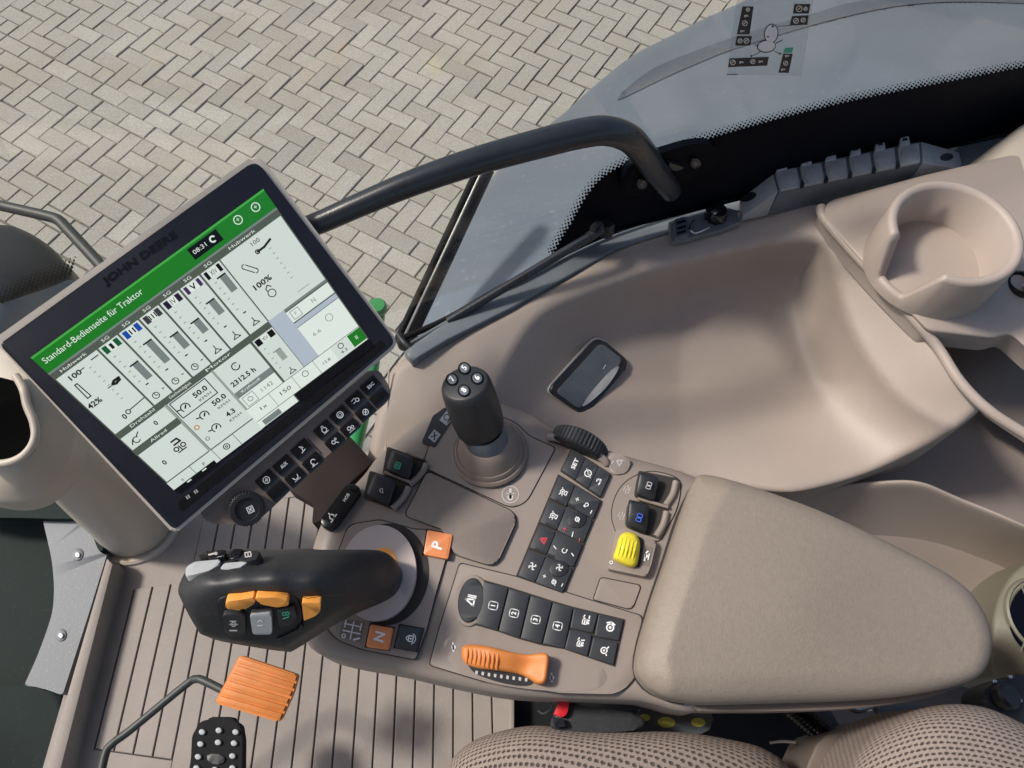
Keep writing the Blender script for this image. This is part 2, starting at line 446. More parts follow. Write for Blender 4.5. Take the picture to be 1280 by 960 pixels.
# seat cloth: rows of small pits knitted into it
def cloth_mat():
    m = bpy.data.materials.new('knitted_seat_cloth'); m.use_nodes = True
    N = m.node_tree.nodes; L = m.node_tree.links; b = N['Principled BSDF']; b.inputs['Roughness'].default_value = .95
    b.inputs['Specular IOR Level'].default_value = .1
    tc = N.new('ShaderNodeTexCoord'); mp = N.new('ShaderNodeMapping'); mp.inputs['Rotation'].default_value = (0, 0, .25)
    nz = N.new('ShaderNodeTexNoise'); nz.inputs['Scale'].default_value = 260; nz.inputs['Detail'].default_value = 3
    va = N.new('ShaderNodeVectorMath'); va.operation = 'MULTIPLY_ADD'; va.inputs[1].default_value = (.0048, .0048, 0)
    L.new(tc.outputs['Object'], mp.inputs[0]); L.new(nz.outputs[1], va.inputs[0]); L.new(mp.outputs[0], va.inputs[2])
    sp = N.new('ShaderNodeSeparateXYZ'); L.new(va.outputs[0], sp.inputs[0])
    def math_(op, a, bb=None, c=None):
        n = N.new('ShaderNodeMath'); n.operation = op
        for i, v in enumerate((a, bb, c)):
            if v is None: continue
            if isinstance(v, (int, float)): n.inputs[i].default_value = v
            else: L.new(v, n.inputs[i])
        return n.outputs[0]
    k = 1 / .0074
    cu_ = math_('ADD', sp.outputs[0], sp.outputs[2]); cv_ = math_('SUBTRACT', sp.outputs[1], sp.outputs[2])
    y = math_('MULTIPLY', cv_, k * 1.0); row = math_('FLOOR', y)
    odd = math_('MULTIPLY', math_('PINGPONG', row, 1.0), .5)
    x = math_('ADD', math_('MULTIPLY', cu_, k), odd)
    fx = math_('SUBTRACT', math_('FRACT', x), .5); fy = math_('SUBTRACT', math_('FRACT', y), .5)
    d = math_('SQRT', math_('ADD', math_('MULTIPLY', math_('MULTIPLY', fx, fx), 1.0), math_('MULTIPLY', math_('MULTIPLY', fy, fy), 2.2)))
    pit = N.new('ShaderNodeMapRange'); pit.interpolation_type = 'SMOOTHSTEP'; pit.inputs[1].default_value = .12; pit.inputs[2].default_value = .40
    L.new(d, pit.inputs[0])
    mx = N.new('ShaderNodeMix'); mx.data_type = 'RGBA'; L.new(pit.outputs[0], mx.inputs[0])
    mx.inputs[6].default_value = (.13, .10, .087, 1); mx.inputs[7].default_value = (.30, .245, .215, 1)
    fz = N.new('ShaderNodeTexNoise'); fz.inputs['Scale'].default_value = 900; L.new(tc.outputs['Object'], fz.inputs[0])
    m2 = N.new('ShaderNodeMix'); m2.data_type = 'RGBA'; m2.blend_type = 'MULTIPLY'; m2.inputs[0].default_value = .6
    L.new(mx.outputs[2], m2.inputs[6]); L.new(fz.outputs[0], m2.inputs[7]); 
    m4 = N.new('ShaderNodeMix'); m4.data_type = 'RGBA'; m4.blend_type = 'MULTIPLY'; m4.inputs[0].default_value = 1
    L.new(m2.outputs[2], m4.inputs[6]); m4.inputs[7].default_value = (1.35, 1.35, 1.35, 1)
    L.new(m4.outputs[2], b.inputs['Base Color'])
    bp = N.new('ShaderNodeBump'); bp.inputs['Strength'].default_value = 1; bp.inputs['Distance'].default_value = .003
    L.new(pit.outputs[0], bp.inputs['Height']); L.new(bp.outputs[0], b.inputs['Normal'])
    return m
M['cloth'] = cloth_mat()

def glass_mat():
    m = bpy.data.materials.new('window_glass'); m.use_nodes = True
    N = m.node_tree.nodes; L = m.node_tree.links; N.remove(N['Principled BSDF'])
    t = N.new('ShaderNodeBsdfTransparent'); t.inputs[0].default_value = (.965, .965, .95, 1)
    g = N.new('ShaderNodeBsdfGlossy'); g.inputs['Roughness'].default_value = .02
    lw = N.new('ShaderNodeLayerWeight'); lw.inputs[0].default_value = .5
    pw = N.new('ShaderNodeMath'); pw.operation = 'POWER'; pw.inputs[1].default_value = 5; L.new(lw.outputs['Facing'], pw.inputs[0])
    fr = N.new('ShaderNodeMath'); fr.operation = 'MULTIPLY_ADD'; fr.inputs[1].default_value = .9; fr.inputs[2].default_value = .04; L.new(pw.outputs[0], fr.inputs[0])
    mx = N.new('ShaderNodeMixShader'); L.new(fr.outputs[0], mx.inputs[0]); L.new(t.outputs[0], mx.inputs[1]); L.new(g.outputs[0], mx.inputs[2])
    L.new(mx.outputs[0], N['Material Output'].inputs[0])
    return m
M['glass'] = glass_mat()
def film_mat():
    m = bpy.data.materials.new('clear_sticker_film'); m.use_nodes = True
    N = m.node_tree.nodes; L = m.node_tree.links; b = N['Principled BSDF']
    b.inputs['Base Color'].default_value = (.4, .45, .5, 1); b.inputs['Roughness'].default_value = .3
    t = N.new('ShaderNodeBsdfTransparent'); mx = N.new('ShaderNodeMixShader'); mx.inputs[0].default_value = .16
    L.new(t.outputs[0], mx.inputs[1]); L.new(b.outputs[0], mx.inputs[2]); L.new(mx.outputs[0], N['Material Output'].inputs[0])
    return m
M['film'] = film_mat()
def lit(name, c, s=1.0): return mat(name, tuple(x * .1 for x in c), .22, emit=c, estr=s)
def srgb(r, g, b): return tuple(((v / 255 + .055) / 1.055) ** 2.4 if v > 10 else v / 3295 for v in (r, g, b))
S = {k: lit('display_' + k, srgb(*c), .70) for k, c in dict(
    white=(212, 222, 216), green=(30, 122, 38), bright=(70, 170, 70), bar=(82, 92, 82), text=(28, 34, 32), lite=(225, 235, 228),
    grey=(150, 165, 155), mid=(120, 132, 130), i=(25, 92, 55), ii=(25, 75, 165), iii=(58, 62, 66), iv=(40, 30, 55), v=(70, 45, 95), orange=(200, 120, 50), dark=(14, 16, 22), haze=(176, 188, 200)).items()}

# ============================================================ THE SETTING
# ---- paving outside, seen past the window
def plainbox(name, cx, cy, z, lx, ly, h, rot, m, parent=None, bev=.004, me=None):
    if me is None:
        bm = bmesh.new()
        x, y = lx / 2, ly / 2
        lo = [bm.verts.new((sx * x, sy * y, -h)) for sx, sy in ((-1, -1), (1, -1), (1, 1), (-1, 1))]
        mi = [bm.verts.new((sx * x, sy * y, -bev)) for sx, sy in ((-1, -1), (1, -1), (1, 1), (-1, 1))]
        tp = [bm.verts.new((sx * (x - bev), sy * (y - bev), 0)) for sx, sy in ((-1, -1), (1, -1), (1, 1), (-1, 1))]
        for a, b in ((lo, mi), (mi, tp)):
            for k in range(4): bm.faces.new((a[k], a[(k + 1) % 4], b[(k + 1) % 4], b[k]))
        bm.faces.new(tp)
        me = bpy.data.meshes.new(name); bm.to_mesh(me); bm.free(); me.materials.append(m)
    o = bpy.data.objects.new(name, me); sc.collection.objects.link(o); o.parent = parent
    o.location = (cx, cy, z); o.rotation_euler = rot
    return o
bm = bmesh.new(); bmesh.ops.create_grid(bm, x_segments=2, y_segments=2, size=60)
for v in bm.verts: v.co.z = -.008
col(bm_obj('ground', bm, M['sand']), kind='structure')
pave = bpy.data.objects.new('paving', None); sc.collection.objects.link(pave); col(pave, kind='structure')
A0 = R(-31.0); AO = Vector((-2.226, 2.811)); ua = Vector((math.cos(A0), math.sin(A0))); ub = Vector((-ua.y, ua.x))
def camera_px(v):
    y = v.y * math.cos(T) + (v.z - H) * math.sin(T); z = -v.y * math.sin(T) + (v.z - H) * math.cos(T)
    return (640 + F * v.x / -z, 480 - F * y / -z, -z)
U = .108; cells = []
def strip_d(b): return b
sb = ((Vector((-1.278, 2.911)) - AO).dot(ub)) / U     # the straight course runs through here
n0 = round(sb)
for i in range(-60, 80):
    for j in range(-50, 60):
        if n0 - 1 <= j <= n0:
            continue
        k = (i - j) % 4
        if k == 0: cells.append((i + 1, j + .5, 2, 1, j))
        elif k == 2:
            # stands across: covers rows j and j-1; halved where it would run into the straight course
            if j - 1 == n0: cells.append((i + .5, j + .5, 1, 1, j))
            else: cells.append((i + .5, j, 1, 2, j))
        elif k == 3 and j + 1 == n0 - 1: cells.append((i + .5, j + .5, 1, 1, j))
for j in (n0 - 1, n0):
    for i in range(-60, 80, 2): cells.append((i + 1 + (j % 2), j + .5, 2, 1, j))
pm = {}
bricks = []
for (i, j, lx, ly, jj) in cells:
    c = AO + ua * i * U + ub * j * U
    if not (-6 < c.x < 5 and .2 < c.y < 9): continue
    q = camera_px(Vector((c.x, c.y, 0)))
    vis = -40 < q[0] < 960 and -40 < q[1] < 470 and (q[0] * 0.52 + q[1] < 620)
    bricks.append((0 if vis else 1, abs(q[0] - 350) + abs(q[1] - 150), c, lx, ly))
bricks.sort(key=lambda b: (b[0], b[1]))
rest = bmesh.new()
for n, (vis, d, c, lx, ly) in enumerate(bricks):
    h = random.uniform(-.0025, .0025); tx, ty = random.gauss(0, .009), random.gauss(0, .009)
    rz = A0 + random.gauss(0, .010)
    gap = .0055
    L_ = U * lx - gap; W_ = U * ly - gap
    c = c + Vector((random.gauss(0, .0018), random.gauss(0, .0018)))
    if n < 298:
        key = (lx, ly)
        o = plainbox('paver', c.x, c.y, h, L_, W_, .06, (tx, ty, rz), M['paver'], pave, me=pm.get(key))
        pm[key] = o.data
    else:
        Mx = Matrix.Translation((c.x, c.y, h)) @ Matrix.Rotation(rz, 4, 'Z')
        x, y = L_ / 2, W_ / 2
        tp = [rest.verts.new(Mx @ Vector((sx * (x - .003), sy * (y - .003), 0))) for sx, sy in ((-1, -1), (1, -1), (1, 1), (-1, 1))]
        lo = [rest.verts.new(Mx @ Vector((sx * x, sy * y, -.02))) for sx, sy in ((-1, -1), (1, -1), (1, 1), (-1, 1))]
        rest.faces.new(tp)
        for k in range(4): rest.faces.new((lo[k], lo[(k + 1) % 4], tp[(k + 1) % 4], tp[k]))
o = bm_obj('paver_field', rest, M['paver'], pave, 30); o['kind'] = 'stuff'

# ---- cab floor with its ribbed mat
ZF = -1.45
fl = level(ZF)
cf = bpy.data.objects.new('cab_floor', None); sc.collection.objects.link(cf); col(cf, kind='structure')
floor_px = [(128, 700), (235, 640), (340, 590), (480, 560), (650, 640), (650, 1100), (20, 1100), (52, 965)]
slab('floor_mat', roundpoly(floor_px, 6), fl, 0, .03, M['floor'], cf)
VP = (574, -888)
def gx(k, y):
    xb = 132 + 24.15 * k; t = (y - 880) / (880 - VP[1])
    return xb + (xb - VP[0]) * t
for k in range(22):
    yt = 736 - k * 3 if k < 3 else 640 - k * 2.2
    yb = 936 + k * 3.3 if k < 4 else 1080
    a = .9
    q = [(gx(k, yt) + a, yt), (gx(k + 1, yt - 3) - a, yt - 3), (gx(k + 1, yb + 3) - a, yb + 3), (gx(k, yb) + a, yb)]
    slab('mat_strip', q, fl, .004, .004, M['floor'], cf, bevel=.0012, seg=1)
# dark joints under the strips, one even darker colour
slab('mat_groove', [(gx(0, 737) - 1, 737), (gx(3, 729), 729), (gx(3.05, 633), 633), (gx(22, 590), 590), (gx(22, 1085), 1085), (gx(4, 1085), 1085), (gx(4, 951), 951), (gx(0, 937) - 1, 937)],
     fl, .0008, .0008, mat('mat_groove_dark', (.05, .042, .036), .9, var=.3, vscale=12), cf)
o = slab('floor_edge_lip', [(133, 697), (141, 705), (66, 1000), (54, 1000), (58, 955)], fl, .05, .05, M['floor'], cf, bevel=.004)
# pit below the seat and the armrest
col(slab('seat_well_floor', [(640, 800), (1400, 760), (1400, 1100), (640, 1100)], level(-1.40), 0, .1, M['rubber']), kind='structure')
col(slab('seat_well_side', [(636, 868), (643, 868), (643, 1000), (636, 1000)], level(-1.36), 0, .09, M['floor'], bevel=.003), kind='structure')

# ---- door sill on the left and the dark glass beyond it
sl = thing('door_sill', 'pale grey metal door sill plate with two bolts left of the ribbed floor', 'door sill')
pls = level(-1.42)
slab('sill_plate', roundpoly([(53, 648), (104, 653), (134, 692), (110, 770), (78, 869), (50, 859), (30, 857), (46, 822), (58, 790), (66, 765), (68, 735), (65, 700)], [2, 4, 3, 10, 3, 8, 4, 14, 14, 14, 14, 14]), pls, 0, .03, M['worn'], sl, bevel=.003)
for (x, y) in ((97, 693), (76, 794)):
    b = slab('bolt_seat', ellipse(x, y, 6.5, 8, 20, 20), pls, .002, .003, M['worn'], sl, bevel=.001)
    slab('bolt', ellipse(x, y + .5, 3, 3.4, 0, 12), pls, .005, .004, M['steel'], b, bevel=.001)
col(slab('lower_door_glass', [(-120, 560), (90, 600), (95, 655), (90, 750), (80, 790), (70, 858), (-120, 858)], level(-1.50), 0, .02, M['glassdark']), 'dark tinted lower glass left of the pale sill plate', 'glass panel')
col(slab('dark_step_panel', spline([(-120, 858), (-10, 857), (30, 857), (60, 864), (78, 872), (70, 905), (57, 960), (40, 1040), (-120, 1040)], n=4), level(-1.46), 0, .03, M['glassdark'], bevel=.006), 'dark green grey panel in the bottom left corner below the sill plate', 'panel')

# ============================================================ OUTSIDE THE WINDOW
# ---- rear fender
zc = [(560, 215, -1.16), (520, 320, -1.12), (505, 420, -1.10), (600, 330, -1.04), (600, 200, -1.13), (720, 130, -1.16), (700, 240, -1.0), (760, 170, -1.02), (830, 60, -1.19), (930, 0, -1.24),
      (850, 120, -1.03), (900, 150, -.97), (1000, 80, -.99), (1000, 0, -1.14), (1100, 60, -.985), (1100, 120, -.93), (1280, 60, -.97), (1280, 0, -1.12), (1400, 0, -1.10), (1400, 160, -.88), (1100, 200, -.88), (900, 260, -.90), (740, 320, -.95), (1280, -80, -1.3), (1050, -80, -1.3)]
rf_ = rbf(zc, .002)
g_low = spline([(772, 125), (788, 118), (833, 96), (872, 79), (909, 64), (960, 48), (1013, 32), (1081, 15), (1143, 5), (1210, 2), (1300, 5), (1430, 12)], closed=False, n=6)
g_up = spline([(772, 124), (781, 112), (816, 86), (860, 67), (909, 49), (960, 33), (1019, 16), (1065, 3), (1143, -9), (1210, -13), (1300, -11), (1430, -5)], closed=False, n=6)
groove = np.array(g_low + g_up[::-1])
def dline(q, pts):
    a = np.array(pts[:-1], float); ab = np.array(pts[1:], float) - a
    t = np.clip(((q[:, None] - a[None]) * ab[None]).sum(2) / ((ab ** 2).sum(1) + 1e-9), 0, 1)
    return np.linalg.norm(q[:, None] - (a[None] + t[..., None] * ab[None]), axis=2).min(1)
def fender_z(q):
    q = np.asarray(q, float).reshape(-1, 2)
    z = rf_(q); ins = inside(q, groove)
    dl, du = dline(q, g_low), dline(q, g_up)
    dep = .017 * du / (dl + du + 1e-6) * np.clip(dl / 1.5, 0, 1)
    return z - np.where(ins, dep, 0)
gex = []
for (x, y), (x2, y2) in zip(g_low[:-1], g_low[1:]):
    L_ = math.hypot(x2 - x, y2 - y) or 1; nx, ny = (y2 - y) / L_, -(x2 - x) / L_
    for k in (0, .5):
        for o_ in (-.4, 1.6): gex.append((x + (x2 - x) * k + nx * o_, y + (y2 - y) * k + ny * o_))
for (x, y), (x2, y2) in zip(g_up[:-1], g_up[1:]):
    gex += [(x, y), ((x + x2) / 2, (y + y2) / 2)]
gex = [q for q in gex if q[1] > -40]
fpx = spline([(508, 428), (540, 362), (585, 268), (636, 196), (672, 166), (704, 142), (742, 108), (790, 70), (840, 44), (885, 21), (932, 0), (1020, -50), (1150, -100), (1420, -110)], closed=False, n=4) + [(1420, 230), (1100, 250), (900, 300), (760, 350), (560, 440)]
ft = thing('rear_fender', 'dusty blue grey rear fender with a sunken crease outside the window', 'fender')
sheet('fender_skin', fpx, fender_z, 5.5, M['fender'], ft, rpx=14, drop=.03, skirt=.12, extra=gex, sharp=28)

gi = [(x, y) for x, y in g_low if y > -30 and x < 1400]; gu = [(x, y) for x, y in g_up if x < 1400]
sheet('crease_shade_strip', gi + gu[::-1], lambda q: fender_z(q) + .004, 4, M['fender_groove_shade'], ft, skirt=.0)  # thin dark strip over the crease: its shade painted as colour
# ---- window pane with its printed border and sticker
a = P(700, 322, -.868); b = P(1290, 166, -.868)
nn = Vector((b - a)).cross(Vector((0, 0, 1))); 
if nn.dot(CAM - a) < 0: nn = -nn
pane = Plane(a, nn)
win = thing('side_window', 'side window pane with black dotted border and pictogram sticker', 'window')
slab('glass', [(-150, 600), (700, 322), (1420, 128), (1420, -60), (-150, -60)], pane, 0, .004, M['glass'], win)
fr_in = spline([(692, 318), (702, 300), (718, 274), (733, 247), (755, 222), (790, 203), (850, 186), (870, 179), (960, 153), (1060, 128), (1180, 104), (1285, 84), (1420, 62)], closed=False, n=6)
fr_poly = fr_in + [(1420, 132), (1290, 160), (1180, 180), (1040, 205), (940, 228), (850, 258), (760, 292), (735, 304)]
slab('printed_border', fr_poly, pane, .0012, .001, M['frit'], win)
# dots of the print border: three rows, getting smaller
V, Fc = [], []
fi = resample([tuple(p) for p in fr_in], 1.0)[:int(sum(math.dist(fr_in[i], fr_in[i + 1]) for i in range(len(fr_in) - 1)))]
s_, row = 0, 0
step = 5.8
k = 0
while k < len(fi) - 4:
    x, y = fi[int(k)]; x2, y2 = fi[min(int(k) + 3, len(fi) - 1)]
    tx, ty = x2 - x, y2 - y; L_ = math.hypot(tx, ty) or 1; tx, ty = tx / L_, ty / L_
    nx, ny = ty, -tx
    for r_, (off, sh, rad) in enumerate(((1.0, 0, 2.2), (3.8, .5, 1.6), (6.6, 0, 1.15), (9.2, .5, .8))):
        cx, cy = x + nx * off + tx * sh * step, y + ny * off + ty * sh * step
        g = g_disc(cx, cy, rad, 8); m0 = len(V); V += g[0]; Fc += [tuple(i + m0 for i in f) for f in g[1]]
    k += step
o = mesh_obj('border_dots', [pane.p(x, y, .0012) for x, y in V], Fc, M['frit'], win, smooth=False); o['kind'] = 'stuff'
# sticker: film, black labels with pale marks, a plain pale bear-free outline blob, leader lines
st = slab('sticker', [(925, -20), (1020, -20), (1011, 35), (1002, 95), (909, 94), (915, 40)], pane, .0014, .0006, M['film'], win)
def sticker(name, g, m, h=.0020): return printed(name, g, lambda x, y: (x, y), pane, h, M[m], st)
labs = [[(928, 8), (942, 8), (937, 43), (921, 43)], [(921, 45), (940, 45), (938, 57), (919, 57)], [(993, 5), (1013, 5), (1011, 17), (991, 17)], [(990, 20), (1011, 19), (1009, 31), (987, 32)],
        [(912, 73), (961, 71), (959, 82), (910, 84)], [(979, 67), (991, 67), (986, 91), (973, 91)]]
sticker('black_labels', gjoin(*[g_poly(l) for l in labs]), 'darkprint')
mk = []
for cx, cy, wd, hh in ((935, 12, 9, 5), (933, 20, 10, 3), (931, 29, 8, 7), (928, 39, 9, 3), (925, 51, 6, 8), (933, 51, 7, 7), (999, 11, 8, 8), (1007, 11, 5, 6), (995, 26, 7, 8), (1004, 25, 7, 6), (916, 78, 8, 7), (927, 78, 11, 3), (941, 77, 6, 7), (951, 77, 8, 3), (984, 70, 8, 3), (982, 79, 6, 7), (979, 87, 9, 3)):
    if hh > 4: mk.append(g_ring(cx, cy, min(wd, hh) / 2 - .3, .9, n=8)); mk.append(g_line([(cx - 1.5, cy + 1), (cx + 1.5, cy - 1.5)], .9))
    else: mk.append(g_text('Bar' if wd > 9 else 'Bm', cx, cy, 4, 0)); 
mk = [([(x, y) for x, y in v], f) for v, f in mk]
sticker('label_marks', gjoin(*mk), 'white', .0023)
sticker('vehicle_outline', gjoin(g_poly(ellipse(964, 42, 9, 12.5, 8, 20)), g_poly(ellipse(958, 58, 12, 8, -6, 20))), 'darkprint')
sticker('vehicle_shape', gjoin(g_poly(ellipse(964, 42, 7.8, 11.3, 8, 20)), g_poly(ellipse(958.2, 57.8, 10.8, 6.8, -6, 20))), 'white', .0024)
sticker('leader_lines', gjoin(g_line([(944, 56), (948, 57)], 1), g_line([(970, 54), (978, 50)], 1.2), g_line([(940, 70), (950, 65)], .8), g_line([(968, 64), (976, 68)], 1), g_line([(972, 33), (988, 32)], .7), g_disc(960, 46, 1.2, 8), g_disc(966, 33, 1.5, 8), g_disc(939, 70, 1.4, 8), g_disc(975, 67, 1.4, 8)), 'darkprint', .0026)
sticker('green_mark', g_poly([(981, 60), (992, 59), (990, 66), (979, 66)]), 'greenprint', .0022)
sticker('maker_line', g_line([(909, 93), (922, 93)], 1), 'darkprint', .0022)

# ---- window post (dark bar) behind the rail
q = [(585, 222), (622, 214), (622, 217), (518, 425), (494, 412)]
wp = thing('window_post', 'black post slanting down from the grab rail to the display corner', 'post')
tube('post_bar', [P(607, 211, -.88), P(505, 430, -1.02)], .0175, M['metalpaint'], wp, seg=10, sx=.8)
tube('rubber_edge', [P(596, 214, -.86), P(495, 428, -.995)], .0055, M['rubber'], wp, seg=8)

# ---- grab rail
gr = thing('grab_rail', 'bent black tubular grab rail in front of the side window', 'grab rail')
rail = []
for (x, y), off in zip(((350, 297), (400, 278), (450, 256), (520, 227), (600, 200), (680, 178), (725, 167), (757, 163.5), (785, 172), (803, 190), (816, 209), (829, 226), (838, 238)), [.05] * 8 + [.048, .042, .032, .02, .008]):
    rail.append(pane.p(x, y, off))
tube('rail_tube', rail, [.0112, .0118, .0124, .0135, .0146, .0155, .0158, .0158, .0158, .0156, .0154, .0152, .0150], M['metalpaint'], gr, seg=20)
mp_ = pane
pl = slab('mount_plate', spline([(782, 214), (800, 200), (830, 190), (862, 181), (886, 180), (899, 190), (897, 206), (880, 217), (850, 228), (815, 240), (790, 246), (777, 236)], n=4), pane, .012, .010, M['frit'], gr, bevel=.005, seg=3)
for (x, y) in ((870, 205), (803, 231)):
    s1 = slab('mount_screw', ellipse(x, y, 7, 6.4, -15, 20), pane, .017, .006, M['gloss'], gr, bevel=.0015)
    slab('screw_socket', ellipse(x, y, 3, 2.8, 0, 6), pane, .0175, .002, M['slate'], s1)
slab('mount_rib', roundpoly([(836, 204), (848, 207), (856, 210), (848, 214), (838, 212)], 2), pane, .018, .008, M['metalpaint'], gr, bevel=.002)

# ---- rubber seal, grey sill strip, slots
def strip3(name, pts, zs, wpx, m, parent=None, rad=None):
    return tube(name, [P(x, y, z) for (x, y), z in zip(pts, zs)], rad, m, parent, seg=8)
seal_pts = [(500, 424), (560, 398), (640, 352), (745, 298), (850, 262), (930, 236), (1040, 208), (1170, 184), (1290, 165), (1420, 145)]
ws = col(strip3('window_seal', seal_pts, [-.87] * 2 + [-.85] * 8, 0, M['rubber'], None, .0045), 'black rubber seal along the lower window edge', 'seal')
sill = sheet('window_sill', spline([(505, 440), (560, 402), (650, 352), (745, 303), (850, 266), (930, 239), (1040, 211), (1170, 187), (1290, 168), (1420, 150)], closed=False, n=4) + [(1420, 230), (1290, 218), (1200, 214), (1000, 262), (930, 262), (770, 312), (640, 385), (560, 425), (515, 452)], const(-.856), 10, M['sill'], rpx=3, drop=.003, skirt=.04)
col(sill, 'narrow grey sill strip between window seal and beige trim', 'window sill')

# ---- gas strut
gs = thing('gas_strut', 'slim black gas strut lying along the window edge', 'gas strut')
tube('strut_body', [P(745, 291, -.80), P(560, 402, -.86)], .0062, M['metalpaint'], gs, seg=14)
tube('strut_rod', [P(562, 401, -.86), P(506, 433, -.88)], .003, M['slate'], gs, seg=10)
tube('strut_sleeve', [P(752, 286, -.80), P(735, 297, -.803)], .0072, M['black'], gs, seg=12)
lathe('end_joint', P(757, 291, -.826), (0, 0, 1), [(0, .022), (.008, .022), (.011, .016), (.011, 0)], M['black'], gs, seg=18)
tube('ball_arm', [P(741, 286, -.79), P(749, 279, -.795), P(752, 290, -.80)], .005, M['black'], gs, seg=10)
lathe('lower_joint', P(506, 431, -.89), (0, 0, 1), [(0, .018), (.007, .018), (.010, .01), (.010, 0)], M['black'], gs, seg=16)
tube('lower_clip', [P(498, 418, -.87), P(505, 428, -.868), P(515, 437, -.87)], .0048, M['black'], gs, seg=8)

# ============================================================ MOULDED TRIM UNDER THE WINDOW
tz = [(455, 600, -.93), (470, 540, -.905), (485, 480, -.885), (520, 450, -.872), (560, 430, -.868), (650, 385, -.862), (770, 318, -.858), (850, 290, -.858), (930, 268, -.858), (1030, 262, -.848),
      (530, 520, -.895), (600, 450, -.874), (680, 392, -.866), (800, 340, -.862), (900, 312, -.861), (1000, 294, -.858),
      (660, 470, -.895), (720, 420, -.888), (840, 380, -.888), (960, 350, -.885), (640, 540, -.925), (740, 490, -.915), (860, 450, -.915), (980, 420, -.910), (800, 560, -.94), (900, 550, -.94), (1000, 540, -.938),
      (1016, 275, -.845), (1052, 322, -.848), (1092, 364, -.848), (1138, 412, -.850), (1168, 446, -.852), (1198, 480, -.856), (1225, 505, -.862),
      (1050, 345, -.868), (1080, 400, -.875), (1110, 450, -.885), (1150, 500, -.892), (1180, 520, -.89),
      (870, 605, -.965), (940, 612, -.958), (990, 616, -.952), (1090, 590, -.935), (1140, 565, -.918), (700, 640, -.97), (560, 640, -.96)]
tbase = rbf(tz, .0015)
scoop = np.array(spline([(560, 640), (590, 560), (618, 500), (640, 450), (664, 410), (690, 388), (740, 366), (805, 343), (890, 320), (960, 307), (1012, 301), (1032, 310), (1042, 340), (1054, 390), (1078, 440), (1110, 485), (1150, 520), (1230, 560), (1340, 620), (1340, 800), (560, 800)], n=6))
def trim_z(q):
    q = np.asarray(q, float).reshape(-1, 2)
    d = dist_poly(q, scoop) * np.where(inside(q, scoop), 1, -1)
    w = np.interp(q[:, 0], [560, 640, 760, 880, 960, 1040, 1120, 1250], [130, 110, 80, 62, 56, 90, 120, 150])
    t = np.clip(d / w, 0, 1); sm = 1 - (1 - t) ** 2.0
    fade = np.interp(q[:, 1], [480, 620], [1, .25])
    return tbase(q) - .078 * sm * fade * np.interp(q[:, 0], [560, 700, 850, 1250], [.4, .6, 1, .8]) - .004 * np.clip((d + 6) / 6, 0, 1)
tpx = spline([(452, 600), (462, 560), (473, 510), (486, 470), (503, 450), (560, 424), (650, 380), (700, 352), (770, 311), (850, 284), (925, 262), (1012, 250), (1030, 262), (1062, 306), (1100, 350), (1140, 392), (1172, 430), (1202, 472), (1228, 503), (1205, 530), (1170, 552), (1135, 570), (1090, 590), (1040, 606), (990, 616), (940, 612), (890, 604), (850, 600)], closed=False, n=4) + [(760, 690), (560, 700), (452, 660)]
trim = thing('side_trim', 'moulded beige side trim with a broad scooped hollow between window and armrest', 'trim panel')
sheet('trim_shell', tpx, trim_z, 7, M['beige'], trim, rpx=12, drop=.010, skirt=.10)
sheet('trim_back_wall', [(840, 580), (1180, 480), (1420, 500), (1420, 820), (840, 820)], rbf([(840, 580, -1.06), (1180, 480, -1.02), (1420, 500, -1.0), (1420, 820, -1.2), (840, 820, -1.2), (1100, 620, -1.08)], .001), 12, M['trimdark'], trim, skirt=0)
# joint in the trim left of the console
tube('trim_joint', [P(486, 462, -.874), P(484, 520, -.8985), P(481, 580, -.92)], .0012, M['cream'], trim, seg=6)
lt = sheet('lower_trim', spline([(900, 640), (960, 618), (1040, 607), (1100, 601), (1150, 602), (1200, 622), (1280, 655), (1420, 720), (1420, 860), (1300, 870), (1180, 860), (960, 800)], n=5),
           rbf([(900, 640, -1.02), (1040, 607, -1.0), (1130, 601, -.985), (1280, 655, -.985), (1420, 720, -.985), (1180, 690, -1.13), (1260, 720, -1.15), (1000, 700, -1.14), (1200, 800, -1.25), (1420, 860, -1.28), (1000, 820, -1.28)], .001), 9, M['beige'], trim, rpx=9, drop=.012, skirt=.12)

# ---- raised panel with the cup holder
cp = thing('cup_holder', 'beige cup holder with a notched rim moulded into its raised panel', 'cup holder')
cpz = rbf([(1022, 268, -.822), (1150, 225, -.806), (1280, 195, -.80), (1420, 170, -.80), (1100, 352, -.812), (1160, 400, -.815), (1130, 330, -.803), (1200, 380, -.812), (1250, 420, -.83), (1420, 420, -.84), (1290, 350, -.825)], .001)
sheet('holder_panel', roundpoly([(1022, 268), (1036, 251), (1155, 219), (1290, 188), (1420, 165), (1420, 470), (1300, 452), (1262, 418), (1240, 424), (1160, 415), (1100, 354)], [8, 12, 5, 5, 1, 1, 8, 8, 8, 8, 8]), cpz, 9, M['beige'], cp, rpx=6, drop=.006, skirt=.03)
tube('panel_rim', [P(x, y, z) for x, y, z in ((1026, 258, -.826), (1030, 273, -.827), (1063, 312, -.824), (1102, 353, -.820), (1145, 402, -.828), (1172, 434, -.840), (1200, 477, -.846), (1236, 513, -.85), (1290, 548, -.855), (1420, 630, -.86))], .0068, M['beige'], cp, seg=12)
sheet('pocket_floor', [(1150, 402), (1420, 402), (1420, 640), (1290, 560), (1230, 520), (1185, 470)], rbf([(1150, 402, -.95), (1420, 402, -.94), (1420, 640, -1.0), (1200, 500, -.98), (1270, 430, -.93), (1290, 500, -.985)], .001), 9, M['beige_dark'], cp, skirt=.0)
